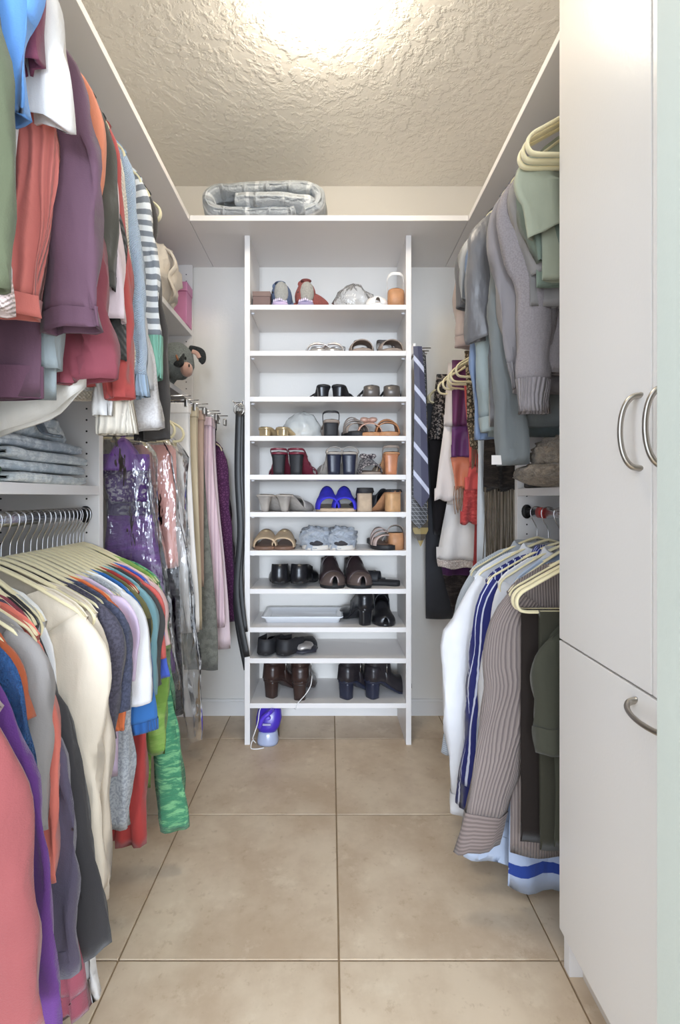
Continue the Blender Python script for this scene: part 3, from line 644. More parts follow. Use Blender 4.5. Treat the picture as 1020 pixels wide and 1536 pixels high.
G('RL', 1.375, 'navy blue shirt with white pinstripes', C('navy_pinstripe',(44,48,116),'vstripe',(214,218,236),k=54,wr=.2), end=(684,1208), w=.06, w0=.115, hem=.2, bw=.21, T=.026, b=.02, vo=-.012, cuff=C('navy_pinstripe_cuff',(40,44,108),'vstripe',(214,218,236),k=42), cufflen=.065, mid=(697,1040), collar=C('navy_collar',(48,54,126),'vstripe',(214,218,236),k=40), cat='shirt', name='dress_shirt')
G('RL', 1.455, 'white dress shirt with bent elbow sleeve', C('white_dress_shirt',(234,234,238),wr=.45), end=(674,1215), w=.075, w0=.135, hem=.2, bw=.22, hw=.225, T=.03, b=.028, mid=(664,985), cuff=C('white_dress_cuff',(232,232,236)), cufflen=.06, collar=C('white_dress_shirt',(234,234,238)), cat='shirt', name='dress_shirt')
G('RL', 1.535, 'light grey striped shirt farthest left on the lower right rod', C('grey_stripe_shirt',(196,202,208),'vstripe',(150,158,168),k=160), end=(662,1130), w=.075, w0=.12, hem=.25, bw=.215, T=.026, b=.02, cuff=C('grey_stripe_cuff',(190,196,204),'hstripe',(156,164,174),k=160), cufflen=.06, mid=(672,960), collar=C('grey_stripe_cuff',(190,196,204)), cat='shirt', name='dress_shirt')
# dark olive trousers folded over a front hanger, olive jacket sleeve in front of them
def zof(py, Y): return PX(0, py, Y)[1]
def over_bar(bay, Y, label, mat, u0, u1, ztop, hem, T, name='folded_trousers', cat='trousers', fold=.006, kf=6, tilt=0.0, hl=None, crease=True, inset=None, taper=0.0):
    s, rx, rz, hg = SIDE[bay]; SEED[0] += 1; seed = SEED[0]*1.37
    wf = lambda u, v, z: (rx+s*u, Y+v, z)
    uc, hwid = (u0+u1)/2, (u1-u0)/2
    root = thing(name, label, cat, (rx+s*uc, Y, hem), GRP[bay])
    for k, (dv, dz, du) in enumerate(((-T*.30, 0, 0), (T*.30, .02, -.006))):
        Wf = lambda r, c: uc+du+c*hwid*(1-taper*r)
        obj('leg', panel_tube(wf, Y, lambda c: ztop-(0.002 if k else 0), lambda c: hem+dz+tilt*c, Wf, T*.5, fold*.7, kf, seed+k*.2, None, nc=16, nr=20, side_t=10, vo=dv), mat, root)
    if hl: hanger(s, rx, Y, rz, hl, hg)
    return root
over_bar('RL', 1.172, 'black brown trousers just behind the dark olive pair', C('black_brown',(40,32,28),wr=.2), -.19, .197, RZL-.221, zof(1262,1.172), .016, hl='second cream hanger holding the black brown trousers')
ot = over_bar('RL', 1.148, 'dark olive trousers folded over the frontmost cream hanger', C('dark_olive_trousers',(62,60,48),wr=.25), -.19, .165, RZL-.221, .215, .034, hl='frontmost cream hanger holding the dark olive trousers', crease=True)
G('RL', 1.118, 'dark olive jacket beside the cabinet with buttoned cuff', C('dark_olive_jacket',(66,66,54),wr=.4), end=(803,1128), w=.10, w0=.11, hem=.235, bw=.14, hw=.155, T=.03, b=.018, hang=False, zoff=-.10, cuff=C('dark_olive_jacket_cuff',(70,70,58)), cufflen=.06, cat='jacket', name='suit_jacket')
# ---- long left rod
def pants(Y, label, mat, out_top, out_bot, hemy, ztop=None, w=.17, T=.03, band=True, taper=.15, name='hanging_trousers', cat='trousers', bay='LB', wb=None):
    s, rx, rz, hg = SIDE[bay]; SEED[0] += 1; seed = SEED[0]*1.37
    zt = ztop or rz-.09; zh = PX(0, hemy, Y)[1]
    ut = s*(PX(out_top,0,Y)[0]-rx); ub = s*(PX(out_bot,0,Y)[0]-rx)
    wf = lambda u, v, z: (rx+s*u, Y+v, z)
    root = thing(name, label, cat, (rx, Y, zh), GRP[bay])
    w2 = wb or w*1.0
    for k, dv in enumerate((-T*.27, T*.27)):
        def Wf(r, c, k=k):
            o = ut+(ub-ut)*sstep(0,1,r); ww = w+(w2-w)*r; return o-ww/2+c*ww/2-(0.012*k*r)
        obj('leg', panel_tube(wf, Y, lambda c: zt, lambda c: zh+.012*k, Wf, T*.5, .006, 7, seed+k*.3, None, nc=14, nr=22, side_t=8, vo=dv), mat, root)
    if band:
        obj('waistband', box(rx+s*(ut-w)-0.002 if s>0 else rx-ut-0.002, rx+s*ut+0.002 if s>0 else rx-ut+w+0.002, Y-T*.56, Y+T*.56, zt-.032, zt+.004), mat, root, False, bevel=.004)
    # clip hanger
    h = thing('clip_hanger', 'metal clip hanger holding the '+label, 'hanger', (rx, Y, rz), hg)
    um = ut-w/2; a = max(um-.09,-.2); bb = um+.09
    obj('bar', sweep([(rx+s*a,Y,zt+.03),(rx+s*bb,Y,zt+.03)], .0022, .0022, 7, up=(0,1,0)), CHROME, h)
    hk = [(0,-.058),(.004,-.042),(.016,-.02),(.0215,0),(.016,.0145),(0,.0185),(-.015,.013),(-.0205,-.001)]
    obj('hook', sweep(smooth_path([(rx+s*um*0.0, Y, zt+.03)]+[(rx+s*p[0],Y,rz+p[1]) for p in hk], 4), .0017, .0017, 7, up=(0,1,0)), CHROME, h)
    for uu in (a+.012, bb-.012):
        obj('clip', box(rx+s*uu-.006, rx+s*uu+.006, Y-T*.56-.002, Y+T*.56+.002, zt-.012, zt+.016), NICKEL, h, False, bevel=.003)
    return root
FILM = mat_film('garment_film', (226,226,226), .6, .05, 20)
def film_bag(Y, label, ztop, zbot, u0, u1, ub0, ub1, T, bay='LB', mat=FILM):
    s, rx, rz, hg = SIDE[bay]; seed = 31+Y*7
    P = []
    nz, n = 40, 36
    for i in range(nz+1):
        t = i/nz; z = ztop+(zbot-ztop)*t; a = u0+(ub0-u0)*t; b = u1+(ub1-u1)*t
        if t < .12: k = .35+.65*(t/.12)**.6; m = 0.0*.5+(a+b)/2*(k) ; a, b = m+(a-(a+b)/2)*k, m+((b)-(a+b)/2)*k
        row = []
        for j in range(n):
            th = 2*math.pi*j/n; c, d = math.cos(th), math.sin(th); c = math.copysign(abs(c)**.7, c)
            w_ = .012*noise.noise(Vector((c*3+seed, d*3, z*7)))+.008*math.sin(c*14+z*6+seed)*(1 if t > .1 else 0)
            row.append((rx+s*((a+b)/2+c*(b-a)/2+w_), Y+d*T/2+w_*1.1, z+.012*math.sin(c*9)*(t > .97)))
        P.append(row)
    o = obj('garment_bag', grid(P, True), mat, None); tag(o, label, 'garment bag', 'clear garment bags'); return o
# purple party dress in a clear bag
def dress(Y, label, bay, mats, prof, name='party_dress', cat='dress', T=.05, fold=.012, kf=9, hl=None, uneven=.006):
    """prof: list of (z, u0, u1, material key); consecutive sections become parts"""
    s, rx, rz, hg = SIDE[bay]; SEED[0] += 1; seed = SEED[0]*1.37
    wf = lambda u, v, z: (rx+s*u, Y+v, z)
    root = thing(name, label, cat, (rx, Y, prof[-1][0]), GRP[bay])
    for (z0,a0,b0,k0),(z1,a1,b1,k1) in zip(prof, prof[1:]):
        if k0 is None: continue
        Wf = lambda r, c: (a0+b0)/2+((a1+b1)/2-(a0+b0)/2)*r+c*((b0-a0)/2+((b1-a1)/2-(b0-a0)/2)*r)
        last = (k1 is None)
        M = panel_tube(wf, Y, lambda c: z0+.001, lambda c: z1-.001+(uneven*math.sin(c*6+seed) if last else 0), Wf, T, fold, kf, seed, None, nc=18, nr=14, side_t=6)
        obj(k0, M, mats[k0], root)
    if hl: hanger(s, rx, Y, rz, hl, hg)
    return root
PUR = C('purple_satin',(110,50,146),rough=.5)
def zof(py, Y): return PX(0, py, Y)[1]
yd = 1.475
dress(yd, 'purple party dress with beaded bodice inside clear plastic', 'LB', {'strap':PUR,'bodice':C('purple_beads',(70,34,98),'sequin',(150,142,150),k=150),'sash':C('dark_sash',(64,48,84),'sequin',(120,116,124),k=120),'skirt':C('purple_skirt',(108,44,138),'crinkle',(84,32,112),k=14,rough=.55)},
      [(zof(655,yd),.052,.066,'strap'),(zof(706,yd),-.01,.142,'bodice'),(zof(752,yd),.02,.15,'sash'),(zof(772,yd),.01,.152,'skirt'),(zof(1010,yd),-.04,.215,None)], hl='hanger of the purple party dress inside clear plastic')
film_bag(yd, 'clear plastic bag over the purple party dress', zof(640,yd), zof(1040,yd), -.12, .16, -.12, .215, .07)
ye = 1.565
dress(ye, 'dark grey crinkled gown inside the second plastic bag', 'LB', {'bodice':C('coral_silk',(206,140,128),rough=.6),'skirt':C('grey_crinkle',(92,90,96),'crinkle',(54,52,58),k=22)},
      [(zof(668,ye),.05,.19,'bodice'),(zof(850,ye),.06,.20,'skirt'),(zof(1068,ye),.05,.215,None)], name='evening_gown', hl='hanger of the dark grey crinkled gown')
film_bag(ye, 'long clear plastic bag trailing to the floor', zof(625,ye), zof(1112,ye), -.08, .215, .10, .27, .085)
pants(1.64, 'white trousers beside the plastic bags', C('white_trousers',(232,226,220)), 284, 299, 948, w=.17)
pants(1.715, 'khaki trousers hanging beside the white pair', C('khaki',(196,178,146)), 296, 304, 944, w=.17)
pants(1.785, 'brown pink trousers behind the khaki pair', C('brown_pink',(178,148,128)), 306, 306, 880, w=.15)
pants(1.855, 'long grey green jeans hanging on the left rod', C('grey_green',(126,126,116),'wash',(106,106,98),k=40), 304, 328, 1003, w=.16, wb=.13)
pants(1.93, 'pale pink striped shirt dress on the left rod', C('pale_pink_stripe',(226,196,204),'cord',(206,172,184),k=70), 318, 338, 940, w=.12, name='hanging_dress', cat='dress')
pants(1.99, 'blush pink linen trousers reaching past the lace cardigan', C('blush_linen',(222,200,206)), 322, 346, 972, w=.13, wb=.10)
pants(2.05, 'black narrow trousers beside the purple lace cardigan', C('black_trousers',(44,42,46)), 324, 322, 900, w=.08, T=.02)
G('LB', 2.13, 'purple lace cardigan last on the left long rod', C('purple_lace',(112,60,102),'animal',(84,40,78),k=90), end=(357,932), w=.055, w0=.075, hem=935, bw=.22, hw=.215, T=.03, b=.02, cat='cardigan', name='lace_cardigan', zoff=-.0)
# ---- far right corner
def dz(Y, rows): return [(zof(py,Y), (RXR-PX(p1,0,Y)[0]), (RXR-PX(p0,0,Y)[0]), k) for py, p0, p1, k in rows]
y1 = 2.215
over_bar('RF', y1, 'dark charcoal trousers hanging lowest in the far right corner', C('charcoal_trousers',(62,62,66),wr=.2), .085, RXR-PX(638,0,y1)[0], RZF-.221, zof(927,y1), .03, hl='far cream hanger holding the dark charcoal trousers')
y2 = 2.17
dress(y2, 'black sequin dress in the far right corner', 'RF', {'bodice':C('black_sequin',(34,30,30),'sequin',(150,136,128),k=170),'skirt':C('black_chiffon',(36,32,34))},
      dz(y2, [(562,655,690,'bodice'),(660,643,695,'skirt'),(800,650,700,None)]), name='sequin_dress', hl='cream hanger holding the black sequin dress')
y3 = 2.11
dress(y3, 'purple edged dark brown skirt below the white lace skirt', 'RF', {'waistband':C('purple_band',(84,44,88)),'skirt':C('dark_brown_skirt',(74,64,60),'crinkle',(48,40,38),k=26)},
      dz(y3, [(838,660,704,'waistband'),(862,664,706,'skirt'),(925,680,706,None)]), name='crinkled_skirt', cat='skirt')
y4 = 2.04
dress(y4, 'white lace trimmed skirt in the far right corner', 'RF', {'waistband':C('white_cotton',(232,224,218)),'skirt':C('white_cotton2',(234,228,224),wr=.6),'hem':C('white_lace',(226,214,206),'animal',(190,172,162),k=120)},
      dz(y4, [(735,672,718,'waistband'),(756,670,720,'skirt'),(838,655,727,'hem'),(851,657,727,None)]), name='lace_skirt', cat='skirt', T=.06)
y5 = 1.985
dress(y5, 'long white dress left of the purple scarf', 'RF', {'bodice':C('white_linen',(234,222,216)),'skirt':C('white_linen2',(232,220,214),wr=.5)},
      dz(y5, [(545,672,700,'bodice'),(640,666,700,'skirt'),(750,651,700,None)]), name='white_dress', hl='cream hanger holding the long white dress')
def scarf(Y, label, rows, mats, fringe=None, T=.02, name='hanging_scarf', cat='scarf', hl=None, kf=16, fold=.010):
    r = dress(Y, label, 'RF', mats, dz(Y, rows), name=name, cat=cat, T=T, fold=fold, kf=kf, hl=hl)
    if fringe:
        py0, py1, p0, p1, m, n = fringe; Ms = []
        rnd = random.Random(int(Y*1000))
        for k in range(n):
            x0 = PX(p0+(p1-p0)*(k+.5)/n, 0, Y)[0]; yy = Y+rnd.uniform(-T*.3, T*.3); z0 = zof(py0, Y)+.01; z1 = zof(py1, Y)+rnd.uniform(-.012,.012)
            Ms.append(sweep(smooth_path([(x0,yy,z0),(x0+rnd.uniform(-.004,.004),yy+.002,(z0+z1)/2),(x0+rnd.uniform(-.006,.006),yy,z1)],3), .0016, .0016, 5))
        f = obj('fringe', join(*Ms), m, r); f['kind'] = 'stuff'
    return r
y6 = 1.90
scarf(y6, 'purple and orange silk scarf with fringe', [(541,678,700,'purple_cloth'),(640,678,706,'purple_tail'),(686,676,712,'orange_cloth'),(733,683,712,None)], {'purple_cloth':C('purple_silk',(108,42,92),rough=.5),'purple_tail':C('purple_silk2',(100,40,104),rough=.5),'orange_cloth':C('orange_silk',(206,112,72),rough=.55)},
      (733,768,680,708,C('purple_fringe',(150,110,80)),14), hl='cream hanger holding the purple and orange scarf')
y7 = 1.862
scarf(y7, 'coral red ruffled scarf in the far right corner', [(575,696,704,'neck'),(700,704,720,'fall'),(735,696,724,'ruffle'),(785,690,727,None)], {'neck':C('coral_red',(226,92,84)),'fall':C('coral_red2',(222,86,80)),'ruffle':C('coral_red3',(220,84,78),'crinkle',(190,60,58),k=40)}, T=.026, fold=.010)
scarf(1.875, 'thin red ribbon tie below the coral scarf', [(786,712,717,'band'),(862,709,718,None)], {'band':C('red_ribbon',(176,62,60))}, T=.006, name='hanging_ribbon', cat='ribbon', fold=.002)
y8 = 1.815
scarf(y8, 'brown animal print knitted scarf', [(527,697,722,'neck'),(630,700,724,'fall'),(672,704,729,None)], {'neck':C('animal_print',(176,156,128),'animal',(72,60,46),k=70),'fall':C('animal_print2',(170,150,122),'animal',(72,60,46),k=80)}, (672,705,706,728,C('animal_fringe',(128,112,88)),9), T=.03, hl='cream hanger holding the animal print scarf')
scarf(1.775, 'pale blue white shawl right of the red ribbon', [(590,716,730,'cloth'),(855,716,728,None)], {'cloth':C('pale_shawl',(206,212,218))}, T=.014, name='hanging_shawl', cat='shawl', hl='cream hanger holding the pale blue white shawl')
y9 = 1.70
scarf(y9, 'dark brown shawl with long fringe beside the panel', [(560,728,770,'cloth'),(735,726,772,None)], {'cloth':C('dark_shawl',(58,50,44),'crinkle',(36,30,28),k=24)}, (735,838,726,771,C('shawl_fringe',(100,88,72)),26), T=.035, name='fringed_shawl', cat='shawl', hl='cream hanger holding the dark fringed shawl')
for k, (yy, rt) in enumerate(((2.24,.25),(1.945,.35))):
    hanger(-1, RXR, yy, RZF, ['empty cream hanger twisted beside the tie rack','empty cream hanger twisted above the white dress'][k], SIDE['RF'][3], rt)
# white paper tag below the slate grey top
tag(obj('paper_tag', box(PX(737,0,1.32)[0],PX(768,0,1.32)[0],1.318,1.3185,zof(697,1.32),zof(683,1.32)), plain('tag_white',(214,206,200),.8), None, False), 'small white paper tag dangling by the slate grey sleeve', 'tag')
# ---------------------------------------------------------------- shoes (local: heel at y=0, toe toward +y, sole at z=0)
WT = [(0,.012),(.035,.024),(.12,.031),(.3,.029),(.45,.031),(.65,.041),(.78,.044),(.9,.037),(.965,.025),(1,.008)]
def mk_shoe(S):
    """S: dict with label,L,hh,sole(mat),upper(mat),kind list of pieces"""
    L = S.get('L',.24); hh = S.get('hh',.0); ts = S.get('ts',.012); ws = S.get('ws',1.0); plat = S.get('plat',0)
    hwd = lambda t: interp(WT, t)*ws
    zl = lambda t: plat*0+hh*(1-sstep(.16,.66,t))
    zt = lambda t: zl(t)+ts
    cx = lambda t: .006*math.sin(t*3.1)*S.get('foot',1)
    r = thing('shoe', 'x', 'shoe')
    ts_ = [0,.02,.05,.1,.18,.26,.34,.42,.5,.58,.66,.74,.82,.88,.93,.965,.99,1]
    P = []
    wedge = S.get('wedge')
    for t in ts_:
        a = hwd(t); zb = zl(t) if not (wedge and t < .62) else 0
        P.append([(cx(t)-a,t*L,zb),(cx(t)-a*1.02,t*L,(zb+zt(t))/2),(cx(t)-a*.98,t*L,zt(t)),(cx(t)+a*.98,t*L,zt(t)),(cx(t)+a*1.02,t*L,(zb+zt(t))/2),(cx(t)+a,t*L,zb)])
    obj('sole', grid(P, True, None, True, True), S['sole'], r, world=False)
    if S.get('inner'):
        Q = [[(cx(t)-hwd(t)*.93,t*L*.98+.002,zt(t)+.0015),(cx(t),t*L*.98+.002,zt(t)+.003),(cx(t)+hwd(t)*.93,t*L*.98+.002,zt(t)+.0015)] for t in ts_]
        obj('insole', grid(Q), S['inner'], r, world=False)
    if S.get('heel'):
        k, m = S['heel']                       # taper of the heel foot, material
        rows = []
        for i in range(7):
            f = i/6; z = (hh+.004)*(1-f); wx = .027*(1+(k-1)*f**.7); wy = .026*(1+(k-1)*f**.7); yc = .032+(.006 if k < .7 else 0)*f
            rows.append([(wx*math.copysign(abs(math.cos(a))**.6,math.cos(a)), yc+wy*math.copysign(abs(math.sin(a))**.6,math.sin(a)), z) for a in [2*math.pi*j/16 for j in range(16)]])
        obj('heel', grid(rows, True, None, True, True), m, r, world=False)
    def arch(t0, t1, h, n=9, nm='vamp', m=None, k=1.03, pw=.75, th=.0035, off=0):
        rows = []
        for i in range(n+1):
            t = t0+(t1-t0)*i/n; a = hwd(t)*k+.001; hz = h(t) if callable(h) else h
            rows.append([(cx(t)+a*math.cos(f)*1.0, t*L+off*math.sin(f), zt(t)-.004+(hz+.004)*max(0,math.sin(f))**pw) for f in [math.pi*j/12 for j in range(13)]])
        return obj(nm, grid(rows), m or S['upper'], r, world=False, solid=th)
    def cup(t1, h, nm='heel_cup', m=None):
        pl = []
        for i in range(25):
            q = -1+2*i/24; t = abs(q)**1.2*t1; sg = math.copysign(1, q) if q else 0
            pl.append((t, sg))
        rows = []
        for f in (0,.33,.66,1):
            row = []
            for i in range(25):
                q = -1+2*i/24; t = abs(q)**1.3*t1; a = hwd(max(t,.0))*1.03*(1-.12*f); a = a*(1 if abs(q) > .12 else abs(q)/.12)
                hz = h(t) if callable(h) else h
                row.append((cx(t)+math.copysign(a,q), t*L-.001+.006*f*(1-abs(q)), zt(t)-.004+(hz+.004)*f))
            rows.append(row)
        return obj(nm, grid(rows), m or S['upper'], r, world=False, solid=.004)
    for pc in S['pieces']:
        if pc[0] == 'vamp': arch(pc[1], pc[2], pc[3], m=pc[4] if len(pc) > 4 else None, off=0)
        elif pc[0] == 'strap': arch(pc[1]-pc[2]/2, pc[1]+pc[2]/2, pc[3], 3, 'strap', pc[4] if len(pc) > 4 else None, 1.04)
        elif pc[0] == 'cup': cup(pc[1], pc[2], m=pc[3] if len(pc) > 3 else None)
        elif pc[0] == 'shaft':
            zt_, m = pc[1], pc[2] if len(pc) > 2 else S['upper']
            rows = []
            for i in range(10):
                f = i/9; z = zt(.1)-.004+(zt_-zt(.1)+.004)*f; ry = (.056+.010*(1-f)**2)*1; yc = .064+.006*(1-f); rx_ = .031+.006*f**1.5
                rows.append([(rx_*math.cos(a)*(1), yc+ry*math.sin(a), z-.008*f*math.sin(a)) for a in [2*math.pi*j/20 for j in range(20)]])
            o = obj('shaft', grid(rows, True), m, r, world=False, solid=.004)
            obj('zip', sweep([(rx_*1.04,.075,zt_-.01),(rx_*1.0,.075,zt(.1)+.02)], .0018, .0018, 6), NICKEL, o, world=False)
        elif pc[0] == 'loop':                   # sling strap round the heel, standing up
            h = pc[1]; path = [(cx(.3)-hwd(.3),.3*L,zt(.3)),(-.030,.12*L,zt(.1)+h*.75),(-.018,.03*L,zt(.05)+h*.98),(0,.012*L,zt(.05)+h),(.018,.03*L,zt(.05)+h*.98),(.030,.12*L,zt(.1)+h*.75),(cx(.3)+hwd(.3),.3*L,zt(.3))]
            obj('heel_strap', sweep(smooth_path(path,5), .0016, pc[2], 8), pc[3] if len(pc) > 3 else S['upper'], r, world=False)
        elif pc[0] == 'buckle':
            t, h = pc[1], pc[2]
            obj('buckle', sweep([(cx(t)+.012*math.cos(a), t*L+.009*math.sin(a), zt(t)+h+.003) for a in [2*math.pi*k/16 for k in range(16)]], .002, .002, 6, closed=True), pc[3] if len(pc) > 3 else NICKEL, r, world=False)
        elif pc[0] == 'bow':
            t, h, m = pc[1], pc[2], pc[3]
            for sg in (1,-1): obj('bow_loop', ellipsoid((cx(t)+sg*.017,t*L,zt(t)+h+.008),(.017,.008,.010),12,8,.3,5), m, r, world=False)
            obj('bow_knot', ellipsoid((cx(t),t*L,zt(t)+h+.008),(.006,.008,.007),10,6), m, r, world=False)
        elif pc[0] == 'fluff':
            obj('fur_upper', ellipsoid((cx(.68),.66*L,zt(.6)+.020),(.062,.085,.048),28,18,.35,9,.8,3), pc[1], r, world=False)
            obj('opening', ellipsoid((cx(.8),.93*L,zt(.8)+.008),(.030,.028,.012),14,8), pc[2], r, world=False)
        elif pc[0] == 'snap':
            obj('snap', ellipsoid((0,pc[1]*L,pc[2]),(.006,.006,.006),10,6), NICKEL, r, world=False)
    return r
def leather(nm, col, rough=.35, var=.12): return plain(nm, col, rough, bump=.05, bscale=120, var=var, vscale=30)
blk = leather('black_leather',(30,30,34),.28); blkm = leather('black_matte',(36,36,40),.6); dkb = leather('dark_brown_leather',(54,38,34),.32)
navyl = leather('navy_leather',(38,42,60),.35); tan = leather('tan_leather',(186,136,98),.5); taupe = leather('taupe_suede',(150,136,126),.85)
beige = leather('beige_suede',(188,166,142),.85); silver = plain('silver_leather',(190,186,182),.3,.5); gold = plain('gold_leather',(198,178,142),.3,.6)
pewter = plain('pewter_leather',(104,98,94),.35,.3); blue = leather('royal_blue_suede',(56,52,196),.9); bluein = leather('blue_insole',(170,156,136),.7)
wht = leather('white_leather',(232,228,224),.45); burg = leather('burgundy_leather',(112,40,56),.35); rose = plain('rose_gold_leather',(196,156,138),.45,.2)
cork = plain('cork_sole',(204,170,134),.8,bump=.1,bscale=200,var=.15,vscale=90); rubber = plain('black_rubber',(34,34,36),.7); greysu = leather('grey_suede',(168,160,152),.9)
snake = cloth('snake_print',(190,176,170),'animal',(70,62,66),k=90); brass = leather('copper_heel',(196,132,96),.35)
fluff = cloth('blue_grey_fluff',(214,221,232),'fur',(180,192,210),k=55,fuzz=.5,sheen=.6); dark_in = plain('dark_inside',(60,58,62),.9)
brins = leather('brown_insole',(120,92,76),.6); clog = leather('brown_clog_leather',(58,46,48),.3); metal_toe = plain('bronze_toe',(104,90,86),.34,.3)
USE = {}
def place(style, px, shelf, label, toe_front=False, yc=None, rot=0.0, grp=None, k=1.0, dz_=0.0):
    if style not in USE: r = mk_shoe(STY[style]); USE[style] = True; PROTO[style] = r
    else: r = copy_tree(PROTO[style])
    L = STY[style].get('L',.24)*k*1.03
    y0 = (yc if yc is not None else 2.05)-.012
    yy = y0+L if toe_front else y0
    yref = y0+.03
    r.location = (PX(px,0,yref)[0], yy, (SZ[shelf]+.0008 if shelf < 90 else 0)+dz_)
    r.rotation_euler = (0,0,(math.pi if toe_front else 0)+rot); r.scale = (k*1.17,k*1.03,k*1.16); r['label'] = label; r['group'] = grp or 'shoes on the white rack'
    return r
PROTO = {}
